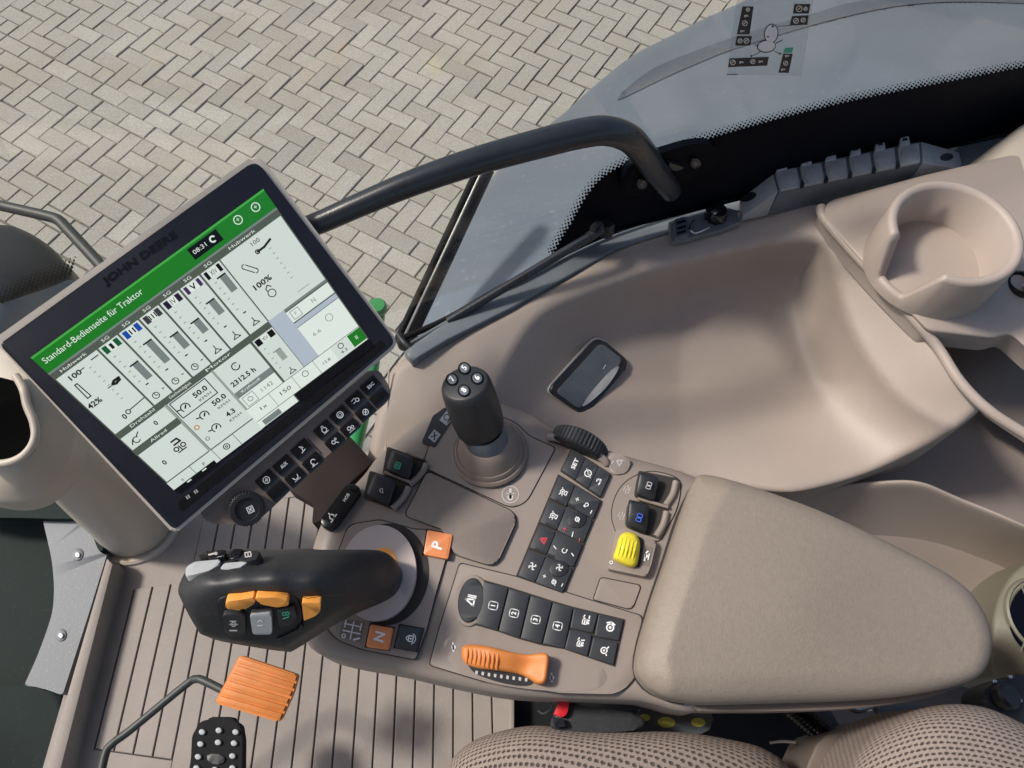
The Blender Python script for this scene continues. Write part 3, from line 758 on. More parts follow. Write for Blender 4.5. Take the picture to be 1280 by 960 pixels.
# the cup: wall with a slanted notch facing the driver
def cup():
    zb, zt, zo = -.892, -.738, -.803
    c = P(1196, 287, zt); c.z = 0; N_ = 160
    ro = (P(1277, 290, zt) - P(1111, 290, zt)).length / 2; th = .0135
    bm = bmesh.new(); loops = []
    for k in range(N_):
        t = 360 * k / N_
        dt = (t - 214 + 180) % 360 - 180        # notch centre, pointing towards the lower left of the photo
        a = abs(dt)
        half0, half1 = (14, 30)
        h = 1.0 if a > half1 else max(.05, .05 + .95 * (a - half0) / (half1 - half0)) if a > half0 else .05
        z = zo + (zt - zo) * h + H
        d = Vector((math.cos(R(t)), math.sin(R(t)), 0))
        prof = [(ro + .001, zo + H - .014), (ro, z - .006), (ro - .0015, z - .002), (ro - th * .35, z), (ro - th * .7, z - .0005), (ro - th, z - .005), (ro - th - .007, zb + H + .006), (ro - th - .010, zb + H + .001), (ro - th - .016, zb + H)]
        loops.append([bm.verts.new(Vector((c.x, c.y, 0)) + d * r + Vector((0, 0, zz))) for r, zz in prof])
    for a, b in zip(loops, loops[1:] + loops[:1]):
        for i in range(len(a) - 1): bm.faces.new((a[i], a[i + 1], b[i + 1], b[i]))
    bm.faces.new([l[-1] for l in loops])
    bm_obj('cup_wall', bm, M['beige'], cp, 60)
    return c, ro
cc, cr_ = cup()
lathe('cup_bowl', Vector((cc.x + .013, cc.y + .004, H - .975)), (0, 0, 1), [(.0, 0), (cr_ * .70, 0), (cr_ * .80, .02), (cr_ * .885, .160)], M['beige'], cp, seg=48)
# 12 volt style socket at the right edge
sk = thing('power_socket', 'round black socket in the beige panel at the right edge', 'socket')
lathe('socket_ring', P(1275, 357, -.826), (-.1, 0, 1), [(.020, 0), (.020, .007), (.0165, .010), (.0145, .007), (.0135, -.004), (0, -.004)], M['gloss'], sk, seg=28)
lathe('socket_pin', P(1280, 360, -.824), (-.1, 0, 1), [(.0035, -.004), (.0035, .006), (0, .007)], M['steel'], sk, seg=14)
# corner trim at the upper right
col(sheet('corner_trim', roundpoly([(1206, 209), (1272, 160), (1330, 125), (1420, 100), (1420, 240), (1240, 232)], 5), rbf([(1206, 209, -.835), (1280, 155, -.79), (1420, 100, -.76), (1240, 232, -.82), (1420, 240, -.79)], .001), 9, M['cream'], None, rpx=5, drop=.006, skirt=.05),
    'bright beige corner trim above the cup holder at the upper right', 'trim panel')

# ---- black flush box on the hollow
hb = thing('trim_cover_plate', 'rounded black cover plate with a silver crescent set in the beige hollow', 'cover plate')
ph = plane3(*[P(x, y, float(trim_z([(x, y)])[0])) for x, y in ((748, 419), (787, 453), (684, 488))])
slab('cover_rim', roundpoly([(746, 417), (789.5, 454), (730, 523), (681.5, 488.5)], [13, 10, 12, 10], 5), ph, .004, .03, M['silver'], hb, bevel=.002)
slab('cover_frame', roundpoly([(748, 419), (789, 454), (731, 521), (684, 488)], [13, 10, 12, 10], 5), ph, .008, .03, M['black'], hb, bevel=.004, seg=3)
slab('cover_gap', roundpoly([(751, 426), (781, 450), (726, 514), (693, 490)], [9, 7, 8, 7], 5), ph, .0084, .002, M['hub'], hb)
slab('cover_face', roundpoly([(751, 428), (779, 450), (725, 512), (695, 490)], [8, 6, 7, 6], 5), ph, .0096, .002, M['slate'], hb, bevel=.0008)
slab('silver_crescent', spline([(774, 458), (764, 463), (748, 480), (735, 496), (729, 508), (741, 500), (757, 485), (768, 470)], n=4), ph, .0102, .002, M['silver'], hb, bevel=.0004)
printed('cover_mark', g_line([(754, 461), (757, 456)], .8), lambda x, y: (x, y), ph, .0099, M['white'], hb)

# ---- cable clamp rack on the sill
rk = thing('cable_rack', 'grey six-slot cable clamp strip lying on the window sill', 'cable clamp')
zt, zb = -.80, -.852
def polymesh(name, pts, faces, m, parent, bevel=0):
    bm = bmesh.new(); v = [bm.verts.new(p) for p in pts]
    for f in faces: bm.faces.new([v[i] for i in f])
    bmesh.ops.recalc_face_normals(bm, faces=bm.faces)
    if bevel: bmesh.ops.bevel(bm, geom=list(bm.edges), offset=bevel, segments=2, profile=.5, affect='EDGES', clamp_overlap=True)
    return bm_obj(name, bm, m, parent, 35)
def prism(name, top, bot, m, parent, bevel=0):
    n = len(top)
    return polymesh(name, top + bot, [tuple(range(n)), tuple(range(2 * n - 1, n - 1, -1))] + [(i, i + n, (i + 1) % n + n, (i + 1) % n) for i in range(n)], m, parent, bevel)
def dn(v, z): return Vector((v.x, v.y, H + z))
tl, tr, br_, bl = P(967, 213, zt), P(1151, 176, zt), P(1153, 203, zt), P(974, 239, zt)
prism('rack_body', [tl, tr, br_, bl], [dn(v, zb) for v in (tl, tr, br_, bl)], M['slate'], rk, .002)
wl = [P(924, 242, zb + .012), P(929, 270, zb + .012)]
prism('rack_wing', [tl + Vector((-.001, 0, -.001)), bl + Vector((-.001, 0, -.001)), wl[1], wl[0]], [dn(tl, zb), dn(bl, zb), dn(wl[1], zb), dn(wl[0], zb)], M['clamp'], rk, .0015)
wr = [P(1199, 190, zb + .012), P(1204, 212, zb + .012)]
prism('rack_wing', [tr + Vector((.001, 0, -.001)), wr[0], wr[1], br_ + Vector((.001, 0, -.001))], [dn(tr, zb), dn(wr[0], zb), dn(wr[1], zb), dn(br_, zb)], M['clamp'], rk, .0015)
lw = plane3(tl, bl, wl[0])
slab('wing_slot', ellipse(935, 246, 10.5, 5, -22, 24), lw, .0016, .004, M['darkprint'], rk)
rw = plane3(tr, br_, wr[0])
slab('wing_slot', ellipse(1184, 196, 8, 4.5, -5, 24), rw, .0016, .004, M['darkprint'], rk)
pt = level(zt)
for i in range(6):
    f0, f1 = i / 6 + .012, (i + 1) / 6 - .012
    L4 = lambda f, g: ((967 + (1151 - 967) * f) * (1 - g) + (974 + (1153 - 974) * f) * g, (213 + (176 - 213) * f) * (1 - g) + (239 + (203 - 239) * f) * g)
    s0 = slab('clamp_segment', roundpoly([L4(f0, .06), L4(f1, .06), L4(f1, .95), L4(f0, .95)], 2, 2), pt, .0035, .004, M['grey'] if False else M['clamp'], rk, bevel=.0012)
    cx, cy = L4((f0 + f1) / 2, .52)
    slab('round_boss', ellipse(cx, cy, 10.5, 9.5, -10, 20), pt, .0048, .002, M['clamp'], s0, bevel=.0008)
    tx, ty = L4((f0 + f1) / 2 - .02, -.1)
    tb = slab('clamp_tab', roundpoly([(tx - 7, ty + 5), (tx - 5.6, ty - 6.5), (tx + 4, ty - 8.4), (tx + 6.6, ty + 2.5)], 1.5, 2), pt, .006, .005, M['grey'], rk, bevel=.0008)
    slab('tab_slot', [(tx - 3.6, ty - 1), (tx - 3, ty - 4), (tx + 2.4, ty - 5), (tx + 3, ty - 2.2)], pt, .0064, .001, M['darkprint'], tb)
    if i < 5:
        cx, cy = L4((i + 1) / 6, .86)
        slab('clamp_notch', [(cx, cy - 5), (cx + 2.6, cy + 1), (cx + 1.5, cy + 5), (cx - 2.6, cy + 5.5), (cx - 2.6, cy + 1)], pt, .005, .002, M['darkprint'], rk)
# ---- latch and knob
lk = thing('sill_latch', 'small metal latch bracket with a black round knob left of the cable clamp strip', 'latch')
pk = level(-.845)
slab('latch_plate', [(836, 277), (853, 270), (866, 266), (888, 258), (906, 258), (921, 262), (926, 278), (898, 288), (865, 296), (840, 302)], pk, 0, .01, M['worn'], lk, bevel=.002)
slab('latch_block', roundpoly([(843, 274), (858, 270), (862, 292), (843, 298)], 2), pk, .012, .012, M['slate'], lk, bevel=.0015)
for i, dy in enumerate((0, 7, 13)):
    slab('latch_bar', [(846, 277 + dy), (857, 274 + dy), (858, 277 + dy), (847, 280 + dy)], pk, .0135, .002, M['gloss'], lk, bevel=.0004)
tube('latch_loop', [P(868, 275, -.835), P(862, 285, -.83), P(868, 291, -.83), P(878, 288, -.83), P(886, 284, -.834)], .0016, M['steel'], lk, seg=8)
kn = lathe('latch_knob', P(894, 271, -.845), (0, 0, 1), [(.0155, 0), (.0155, .012), (.013, .016), (.005, .017), (.005, .021), (0, .022)], M['gloss'], lk, seg=40, ribs=10, rib=.0007, rib_rows=(0, 1))
lathe('knob_screw', P(893, 265.5, -.823), (0, 0, 1), [(.004, 0), (.004, .003), (0, .004)], M['steel'], kn, seg=16)

# ============================================================ THE DISPLAY
mon = thing('touch_display', 'black framed touch display with green title bar and work page', 'display')
D0 = Vector((0, 0, H))
PM = plane3(Vector((-.458, .331, -.568)) + D0, Vector((-.254, .536, -.555)) + D0, Vector((-.124, .403, -.692)) + D0)
outer = [(-6, 428), (322, 194), (499, 429), (218, 667)]
def inset(q, c, k): return [(x + (c[0] - x) * k, y + (c[1] - y) * k) for x, y in q]
slab('housing', roundpoly([(-9, 424.5), (322, 190.5), (500, 429), (218, 668.5)], [6, 14, 10, 8], 5), PM, 0, .034, M['rim'], mon, bevel=.005, seg=3, taper=-.04)
slab('bezel', roundpoly([(-1, 430.5), (320, 199.5), (495, 428), (218, 663)], [6, 13, 9, 7], 5), PM, .0022, .004, M['bezel'], mon, bevel=.0015, seg=2)
slab('bezel_line', roundpoly([(222, 628), (476, 425), (483, 432), (226, 640)], 2), PM, .0026, .001, M['gloss'], mon, bevel=.0003)
SC = [(38, 447), (329, 236), (467, 432), (221, 616)]
scr = slab('screen', SC, PM, .0026, .001, S['dark'], mon)
# homography from unit square (s right, t down) to the four screen corners
def homog(q):
    A = []; b = []
    for (s, t), (x, y) in zip(((0, 0), (1, 0), (1, 1), (0, 1)), q):
        A.append([s, t, 1, 0, 0, 0, -x * s, -x * t]); b.append(x); A.append([0, 0, 0, s, t, 1, -y * s, -y * t]); b.append(y)
    h = np.linalg.solve(np.array(A, float), np.array(b, float))
    def f(s, t):
        w_ = h[6] * s + h[7] * t + 1
        return ((h[0] * s + h[1] * t + h[2]) / w_, (h[3] * s + h[4] * t + h[5]) / w_)
    return f
hs = homog(SC)
SW, SH = 400., 300.
ms = lambda x, y: hs(x / SW, 1 - y / SH)              # screen units 400 x 300, y up
hf = {}
def scr_add(k, lay, *gs): hf.setdefault((k, lay), []).extend(gs)
def rc(x0, y0, x1, y1): return g_poly([(x0, 300 - y1), (x1, 300 - y1), (x1, 300 - y0), (x0, 300 - y0)])   # given y down
def tx(s, x, y, size, width=None, bold=True): return g_text(s, x, 300 - y, size, 0, bold and size >= 11 and len(s) < 30 and s not in ('II', 'III', 'XIV', 'IV'), width)
def ln(pts, wd): return g_line([(x, 300 - y) for x, y in pts], wd)
def rg(x, y, r, wd, a=0, b=360): return g_ring(x, 300 - y, r, wd, a, b)
W1 = scr_add
W1('dark', 0, rc(0, 0, 400, 300))
W1('green', 1, rc(0, 0, 400, 31)); W1('bright', 2, rc(0, 0, 400, 3))
W1('lite', 3, tx('Standard-Bedienseite für Traktor', 92, 15, 13, 168))
W1('dark', 2, rc(262, 6, 312, 24)); W1('lite', 3, tx('08:31', 278, 15, 9, 22), rg(300, 15, 4, 2.4, 20, 300), rg(345, 14, 6, 1.4), tx('+', 345, 14, 10), rg(376, 14, 6, 1.4), tx('+', 376, 14, 10))
W1('bar', 1, rc(0, 31, 400, 300))
W1('mid', 2, rc(0, 31, 400, 34))
# header labels
for x, wd, s in ((36, 44, 'Hubwerk'), (92, 12, 'SG'), (128, 12, 'SG'), (164, 12, 'SG'), (200, 12, 'SG'), (236, 12, 'SG'), (272, 12, 'SG'), (332, 46, 'Hubwerk')):
    W1('lite', 3, tx(s, x, 39, 6.5, wd))
W1('white', 2, rc(2, 44, 72, 160), rc(290, 44, 398, 160))
cols = [(75, 108, 'I', 'i'), (111, 144, 'II', 'ii'), (147, 180, 'III', 'iii'), (183, 216, 'IV', 'iv'), (219, 252, 'V', 'v'), (255, 288, 'XIV', 'dark')]
bars = [(92, 122), (78, 118), (92, 118), (94, 116), (84, 108), (64, 92)]
for n, ((x0, x1, s, c), (b0, b1)) in enumerate(zip(cols, bars)):
    W1('white', 2, rc(x0, 44, x1, 160))
    W1(c, 3, rc(x0 + 3, 46, x1 - 3, 58)); W1('lite', 4, rc((x0 + x1) / 2 - (8 if n > 3 else 6), 46, (x0 + x1) / 2 + (8 if n > 3 else 6), 58)) 
    W1('text', 5, tx(s, (x0 + x1) / 2, 52.5, 12, {1: 3, 2: 8, 3: 11}.get(len(s), 12) if s != 'V' else 8))
    W1('mid', 3, rc(x0 + 18, b0, x0 + 29, b1)); W1('text', 4, rc(x0 + 14, b0 - 2, x0 + 29, b0 + .4))
    for k in range(6): W1('grey', 3, rc(x0 + 7, 66 + k * 10, x0 + 11, 67.6 + k * 10))
    W1('text', 4, rc(x0 + 12, 126, x0 + 17, 128))
    cx = x0 + 12
    if n < 3: W1('text', 4, rg(cx, 149, 5, 1.3), ln([(cx, 149), (cx, 145)], 1.2), ln([(cx, 149), (cx + 3, 150)], 1.2)); W1('text', 4, rc(cx + 13, 146, cx + 17, 147.4))
    else: W1('text', 4, ln([(cx + 6, 140), (cx + 6, 147)], 1.5), ln([(cx, 152), (cx + 12, 152)], 1.3), ln([(cx, 152), (cx + 6, 146), (cx + 12, 152)], 1.5))
# left lift panel
W1('text', 4, tx('100', 24, 55, 11, 19), tx('42%', 15, 104, 12, 22), tx('0', 31, 147, 12), rc(34, 53, 42, 54.4), rc(56, 50, 69, 51.6), rc(44, 97, 51, 98.4), ln([(66, 97), (58, 99), (53, 97), (58, 94), (67, 94)], 4),
   rg(40, 144, 3.4, 1.6), ln([(44, 143), (72, 141)], 1.6), ln([(14, 66), (18, 66), (19, 92), (13, 92), (14, 66)], 1.7))
for k in range(8): W1('grey', 3, rc(46, 58 + 9 * k, 50, 59.4 + 9 * k))
# right lift panel
W1('text', 4, tx('100', 345, 53, 9, 14), ln([(340, 66), (352, 66), (366, 62)], 3.4), rg(340, 66, 3, 1.6), tx('100%', 317, 107, 12, 30), rg(320, 128, 6, 1.4), ln([(316, 122), (316, 118), (321, 114), (325, 119)], 1.6), ln([(308, 74), (318, 88)], 1.4), ln([(314, 71), (324, 85)], 1.4), g_ring(311, 227.5, 3.6, 1.4, 60, 240), g_ring(321, 213.5, 3.6, 1.4, 240, 420))
for k in range(7): W1('grey', 3, rc(356, 72 + 9 * k, 360, 73.4 + 9 * k))
W1('grey', 3, rc(352, 150, 374, 151.2))
# lower left cells
W1('bar', 3, rc(0, 160, 400, 170)); W1('lite', 4, tx('Drehzahl', 48, 165, 7, 44), tx('Geschwindigkeit', 118, 165, 7, 40), tx('Motor', 190, 165, 7, 46))
W1('white', 3, rc(2, 171, 84, 197)); W1('text', 5, tx('0', 57, 184, 11), g_ring(18, 113, 5, 1.6, 30, 330), ln([(8, 190), (14, 183)], 1.6), ln([(22, 182), (28, 178)], 1.6))
W1('bar', 3, rc(0, 197, 86, 208)); W1('lite', 4, tx('Allrad', 46, 203, 7, 30))
W1('white', 3, rc(2, 209, 84, 274)); W1('text', 5, tx('0', 22, 245, 12), ln([(52, 224), (62, 224), (64, 231), (52, 231)], 3), rg(50, 239, 3.6, 2), rg(63, 239, 3.6, 2), ln([(56, 236), (57, 246)], 2), ln([(49, 246), (64, 246)], 2))
W1('grey', 2, rc(84, 170, 88, 300))
# cruise speeds
W1('white', 3, rc(89, 171, 172, 274)); W1('dark', 4, g_box(92, 96, 158, 127, 1.6))
for (gx_, gy, v) in ((106, 192, '50.0'), (119, 221, '50.0'), (119, 250, '4.3')):
    W1('text', 5, rg(gx_, gy, 7, 1.8, -40, 220), ln([(gx_ - 1, gy + 1), (gx_ + 3, gy - 3)], 2.4), ln([(gx_ - 13, gy - 3), (gx_ - 7, gy - 1)], 2), tx(v, gx_ + 33, gy - 6, 12, 24 if len(v) > 3 else 15), tx('KM/H', gx_ + 34, gy + 5, 7, 22))
W1('orange', 5, rg(97, 230, 3.6, 1.6)); W1('mid', 5, rg(97, 256, 3, 1.4))
W1('grey', 2, rc(172, 170, 176, 300))
# engine hours
W1('white', 3, rc(176, 171, 246, 222)); W1('text', 5, rg(206, 187, 6, 1.8, 40, 350), tx('?', 206, 187, 7), tx('2312.5 h', 204, 209, 12, 44))
W1('mid', 3, rc(176, 222, 246, 232)); W1('lite', 4, tx('Kraftstoff', 204, 227, 6, 36)); W1('lite', 3, rc(176, 233, 246, 256)); W1('mid', 5, g_box(180, 46, 200, 64, 1), rg(190, 245, 4, 1.2), tx('1142', 222, 245, 10, 22))
# XV column
W1('white', 3, rc(250, 171, 288, 256)); W1('dark', 4, rc(252, 173, 286, 184)); W1('lite', 5, rc(262, 173, 276, 184)); W1('text', 6, tx('XV', 269, 179, 10, 10)); W1('grey', 4, rc(268, 206, 278, 226)); W1('mid', 5, rc(264, 205, 278, 206.6))
for k in range(5): W1('grey', 4, rc(256, 192 + k * 10, 260, 193.4 + k * 10))
W1('text', 5, ln([(270, 242), (270, 247)], 1.4), ln([(264, 252), (276, 252)], 1.3), ln([(264, 252), (270, 246), (276, 252)], 1.2))
# pale fields at the right
W1('haze', 4, rc(289, 160, 318, 256)); W1('mid', 5, rc(318, 160, 398, 164)); W1('lite', 5, rc(318, 166, 398, 186)); W1('mid', 6, g_box(323, 117, 338, 131, 1), tx('P', 330, 176, 8), tx('N', 364, 176, 10)); W1('haze', 5, rc(318, 188, 398, 196)); W1('lite', 5, rc(318, 197, 398, 256)); W1('mid', 6, rg(368, 214, 6, 1), tx('6.6', 338, 222, 9, 14))
# footer tiles
W1('white', 3, rc(0, 276, 172, 300)); W1('lite', 3, rc(172, 257, 398, 284)); W1('white', 4, rc(340, 258, 372, 282)); W1('green', 4, rc(373, 258, 398, 282)); W1('lite', 5, tx('II', 385, 270, 10))
for x in (44, 88, 130): W1('mid', 4, rc(x, 276, x + 1.2, 300))
for x in (216, 262, 304): W1('grey', 4, rc(x, 257, x + 1.2, 284))
W1('text', 5, tx('II', 22, 288, 8), tx('P', 64, 288, 9), rg(110, 287, 5, 1.6), rg(110, 287, 1.6, 1.4), tx('1x', 196, 270, 9, 12), tx('150', 240, 270, 10, 20), rg(283, 267, 5, 1), tx('12.8', 322, 272, 7, 14), rg(356, 265, 4.5, 1.3), tx('4.3', 356, 276, 8, 12))
W1('lite', 3, rc(172, 285, 246, 299)); W1('mid', 4, rc(180, 288, 214, 298)); W1('dark', 5, rc(0, 293, 80, 301), rc(248, 285, 400, 301)); W1('lite', 6, rc(24, 295, 32, 297.4), rc(54, 295, 62, 297.4))
for (k, lay), gs in sorted(hf.items(), key=lambda a: a[0][1]):
    nm = 'screen_lettering' if k in ('text', 'lite') else 'screen_field'
    printed(nm, gjoin(*gs), ms, PM, .0028 + lay * .00009, S[k], scr)
# embossed maker name on the bezel
mb = homog([(0, 446), (320, 216), (320, 216 + 10), (0, 456)])
c0, c1 = (128, 354), (222, 290); ang = math.degrees(math.atan2(c0[1] - c1[1], c1[0] - c0[0]))
printed('raised_name', g_text('JOHN DEERE', 0, 0, 13, 0, True, 108), pxmap((c0[0] + c1[0]) / 2, (c0[1] + c1[1]) / 2, 1, ang), PM, .0027, M['gloss'], mon)
printed('key_hint', gjoin(g_text('II  II', 0, 0, 6, 0, True, 16)), pxmap(240, 618, 1, ang), PM, .0027, M['pale'], mon)

# ---- key strip under the display
kp = thing('display_keypad', 'taupe key strip with fourteen black keys and a ribbed dial below the display', 'keypad')
kpl = Plane(PM.o - PM.n * .006, PM.n)
slab('strip_body', roundpoly([(250, 642), (462, 464), (474, 462), (489, 487), (487, 500), (455, 528), (385, 592), (335, 640), (316, 655), (293, 655), (262, 655)], [3, 6, 8, 8, 6, 4, 4, 4, 10, 10, 6], 4), kpl, 0, .022, M['taupe'], kp, bevel=.003, seg=3)
k1 = [(333, 600), (355, 581.5), (377, 561.5), (405, 537), (425, 518.5), (444.5, 500), (463.5, 482)]
k2 = [(347.5, 614.5), (370, 597), (391.5, 578), (419, 552.5), (438, 535), (457, 515), (475, 497)]
def icon(n):
    z = [gjoin(g_ring(0, 0, .75, .17), g_line([(-.35, 0), (.35, 0)], .2), g_line([(0, -.35), (.1, .35)], .2)),
         gjoin(g_text('AUX', 0, 0, 1.1, 0, True, 1.7)),
         gjoin(g_line([(-.1, .8), (.2, .1), (-.1, -.7)], .22), g_line([(-.5, -.7), (.6, -.5)], .18), g_line([(.3, .6), (.5, 0)], .15)),
         gjoin(g_ring(0, -.1, .55, .2), g_line([(-.2, .5), (-.1, .9), (.2, .9), (.3, .5)], .18), g_line([(-.6, -.8), (.7, -.8)], .12)),
         gjoin(g_ring(0, 0, .7, .22), g_ring(0, 0, .35, .12)),
         gjoin(g_ring(.3, -.2, .4, .18), g_line([(-.9, .4), (0, .5), (.1, .1)], .18), g_line([(-.9, -.3), (-.3, -.3)], .16)),
         gjoin(g_text('ESC', 0, 0, 1.0, 0, True, 1.7)),
         gjoin(), gjoin(g_line([(-.7, .4), (-.4, -.3), (.4, -.3), (.7, .4)], .2), g_line([(-.8, -.6), (.8, -.6)], .12)),
         gjoin(g_ring(.1, .1, .55, .2, 0, 250), g_disc(-.3, -.4, .28), g_line([(-.8, -.7), (.7, -.8)], .14)),
         gjoin(g_ring(-.3, .2, .4, .18), g_line([(0, 0), (.5, -.6)], .2), g_ring(.5, .5, .2, .14)),
         gjoin(g_ring(-.3, .1, .38, .18), g_ring(.5, -.1, .3, .15), g_line([(-.8, -.7), (.8, -.7)], .12)),
         gjoin(g_ring(0, 0, .65, .16), g_line([(-.4, -.4), (.4, .4)], .2), g_line([(-.3, .3), (.3, -.3)], .15)), gjoin()]
    return z[n]
ka = 42.2
for n, (cx, cy) in enumerate(k1 + k2):
    mm = pxmap(cx, cy, 1, ka)
    hw, hh = (12.4, 8.4) if n % 7 < 3 else (11.6, 8.0)
    q = [mm(-hw, -hh), mm(hw, -hh), mm(hw, hh), mm(-hw, hh)]
    kk = slab('key', roundpoly(q, 1.6, 2), kpl, .0018, .003, M['gloss'], kp, bevel=.0006)
    if icon(n)[0]: printed('symbol', icon(n), pxmap(cx, cy, 5.6, ka), kpl, .0020, M['white'], kk)
printed('divider', g_line([(0, -12), (0, 12)], 1.4), pxmap(393.5, 558, 1, ka), kpl, .0005, M['hub'], kp)
dl = lathe('dial', kpl.p(308, 635), kpl.n, [(.0172, 0), (.0172, .007), (.0160, .0085), (.0118, .0088), (.0112, .0070), (0, .0070)], M['black'], kp, seg=144, ribs=36, rib=.0005, rib_rows=(0, 1, 2), sharp=30)
printed('dial_symbol', gjoin(g_box(-.7, -.7, .7, .7, .2), g_line([(-.4, -.4), (.4, .4)], .22), g_line([(-.4, .4), (.4, -.4)], .22)), pxmap(313, 637, 5.4, 25), kpl, .0074, M['white'], dl)
# bracket and warning label between display and console
brk = thing('display_bracket', 'dark brown bracket joining the key strip to the console', 'bracket')
slab('bracket_arm', roundpoly([(360, 612), (400, 575), (437, 545), (466, 577), (437, 604), (401, 650), (390, 655), (392, 630)], 3), level(-.90), 0, .03, M['brown'], brk, bevel=.003)

# ---- steering column cover on the left
sc_ = thing('column_cover', 'cream moulded column with a dark pocket left of the display', 'column cover')
cb = P(172, 676, -1.44); 
tube('lower_column', [P(170, 650, -1.45), P(158, 638, -1.38), P(118, 600, -1.22), P(88, 572, -1.10), P(50, 530, -.985)], [.077, .073, .066, .058, .05], M['cream'], sc_, seg=36, smooth_n=5)
lathe('base_ring', P(170, 650, -1.45), (0, 0, 1), [(.094, 0), (.092, .006), (.087, .009), (.082, .008), (.076, .004)], M['cream'], sc_, seg=48)
sheet('upper_shell', spline([(-60, 430), (20, 430), (100, 500), (97, 545), (88, 580), (70, 606), (45, 624), (15, 630), (-20, 625), (-80, 610)], n=5),
      rbf([(-60, 520, -.90), (0, 560, -.90), (50, 540, -.89), (95, 540, -.95), (60, 605, -.96), (15, 628, -.98), (-60, 615, -.98), (20, 600, -.93), (20, 430, -.86), (80, 500, -.90)], .001), 7, M['cream'], sc_, rpx=5, drop=.006, skirt=.03)
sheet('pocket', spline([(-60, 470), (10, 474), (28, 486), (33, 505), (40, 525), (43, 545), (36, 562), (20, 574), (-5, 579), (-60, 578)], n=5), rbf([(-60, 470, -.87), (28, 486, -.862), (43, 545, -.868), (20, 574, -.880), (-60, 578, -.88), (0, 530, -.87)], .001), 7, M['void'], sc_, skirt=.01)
tube('pocket_lip', [P(x, y, z) for x, y, z in ((20, 470, -.858), (29, 486, -.858), (34, 507, -.858), (42, 527, -.860), (44, 546, -.864), (36, 563, -.870), (20, 575, -.875), (-5, 580, -.878), (-60, 579, -.88))], .0052, M['cream'], sc_, seg=12)
slab('screw_cover', ellipse(186, 655, 11, 9, -60, 22), plane3(P(186, 655, -1.375), P(200, 660, -1.41), P(180, 668, -1.375)), .005, .006, M['cream'], sc_, bevel=.0015)
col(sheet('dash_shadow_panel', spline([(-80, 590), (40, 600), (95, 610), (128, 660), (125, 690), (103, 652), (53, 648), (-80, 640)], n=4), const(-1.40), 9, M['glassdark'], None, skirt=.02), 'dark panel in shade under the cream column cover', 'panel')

# ---- outside at the left: mirror arm and glossy dark fender with dotted print
ma_ = thing('mirror_arm', 'flat dark metal arm bent downward above the dark fender', 'mirror arm')
tube('arm_bar', [P(-40, 248, -1.75), P(10, 259, -1.75), P(62, 271, -1.75), P(74, 276, -1.75), P(84, 286, -1.75), P(120, 325, -1.75), P(150, 360, -1.75)], .0165, M['armgrey'], ma_, seg=10, smooth_n=5)
ff = thing('front_fender', 'glossy dark rounded fender with a dotted band at the left edge', 'fender')
fz = rbf([(-60, 290, -1.88), (0, 284, -1.9), (40, 295, -1.91), (70, 320, -1.92), (92, 345, -1.94), (0, 340, -1.78), (40, 350, -1.82), (-60, 340, -1.76), (0, 400, -1.76), (-60, 420, -1.76), (60, 380, -1.88), (30, 430, -1.85)], .001)
M['dome'] = mat('dark_grey_gloss_shell', (.010, .013, .018), .42, spec=.3, bump=.1, bscale=200, var=.2, vscale=8, dust=.1)
sheet('fender_shell', spline([(-80, 286), (0, 281), (30, 288), (60, 306), (82, 328), (93, 346), (100, 370), (90, 430), (-80, 500)], n=5), fz, 7, M['dome'], ff, rpx=8, drop=.03, skirt=.1)
V, Fc = [], []
for i in range(16):
    for j in range(6):
        x = -3 + i * 6 + j * 1.4; y = 379 - i * 2.6 - j * 4.2 + (i * i) * .01
        g = g_poly(ellipse(x, y, 2.5 - j * .33, 3.2 - j * .4, -20, 8)); m0 = len(V); V += g[0]; Fc += [tuple(a + m0 for a in f) for f in g[1]]
zz = fz(V) + .012
o = mesh_obj('dotted_band', [P(x, y, z) for (x, y), z in zip(V, zz)], Fc, M['frit'], ff, smooth=False); o['kind'] = 'stuff'
sheet('fender_lower', spline([(-60, 395), (5, 378), (60, 360), (92, 350), (104, 380), (60, 440), (-60, 470)], n=4), lambda q: fz(q) + .006, 7, M['sill'], ff, skirt=.01)

# green body part seen beside and below the display
gp = thing('green_panel', 'green painted body part peeping out beside the display corner', 'body panel')
tube('green_post', [P(472, 388, -1.35), P(462, 470, -1.35), P(441, 563, -1.30)], .017, M['green'], gp, seg=20)
lathe('green_cap', P(472, 386, -1.33), (0, 0, 1), [(.021, 0), (.021, .010), (.017, .016), (.0, .018)], M['green'], gp, seg=24)

# ============================================================ CONSOLE
con = thing('armrest_console', 'beige operator console with key fields, dials and switches', 'console')
ZC = -.875
pc = level(ZC)
conpx = spline([(455, 594), (470, 574), (500, 546), (545, 513), (600, 500), (660, 516), (700, 540), (775, 568), (872, 598), (905, 640), (890, 760), (880, 884), (800, 877), (740, 875), (640, 870), (560, 855), (500, 841), (430, 828), (395, 815), (380, 792), (383, 740), (388, 700), (402, 655), (428, 622)], n=4)
sheet('console_body', conpx, rbf([(455, 594, ZC), (600, 500, ZC), (872, 598, ZC), (870, 884, ZC), (380, 792, ZC), (640, 700, ZC), (430, 828, ZC - .004), (640, 870, ZC - .004)], .001), 9, M['beige_panel'], con, rpx=20, drop=.016, skirt=.06)
def grow(px, d):
    c = np.array(px, float); nx = np.roll(c, -1, 0) - np.roll(c, 1, 0); nn = np.c_[nx[:, 1], -nx[:, 0]]; nn /= np.linalg.norm(nn, axis=1)[:, None] + 1e-9
    t = c + nn * .5; ins = inside(t, c); nn[ins] *= -1
    return [tuple(q) for q in c + nn * d]
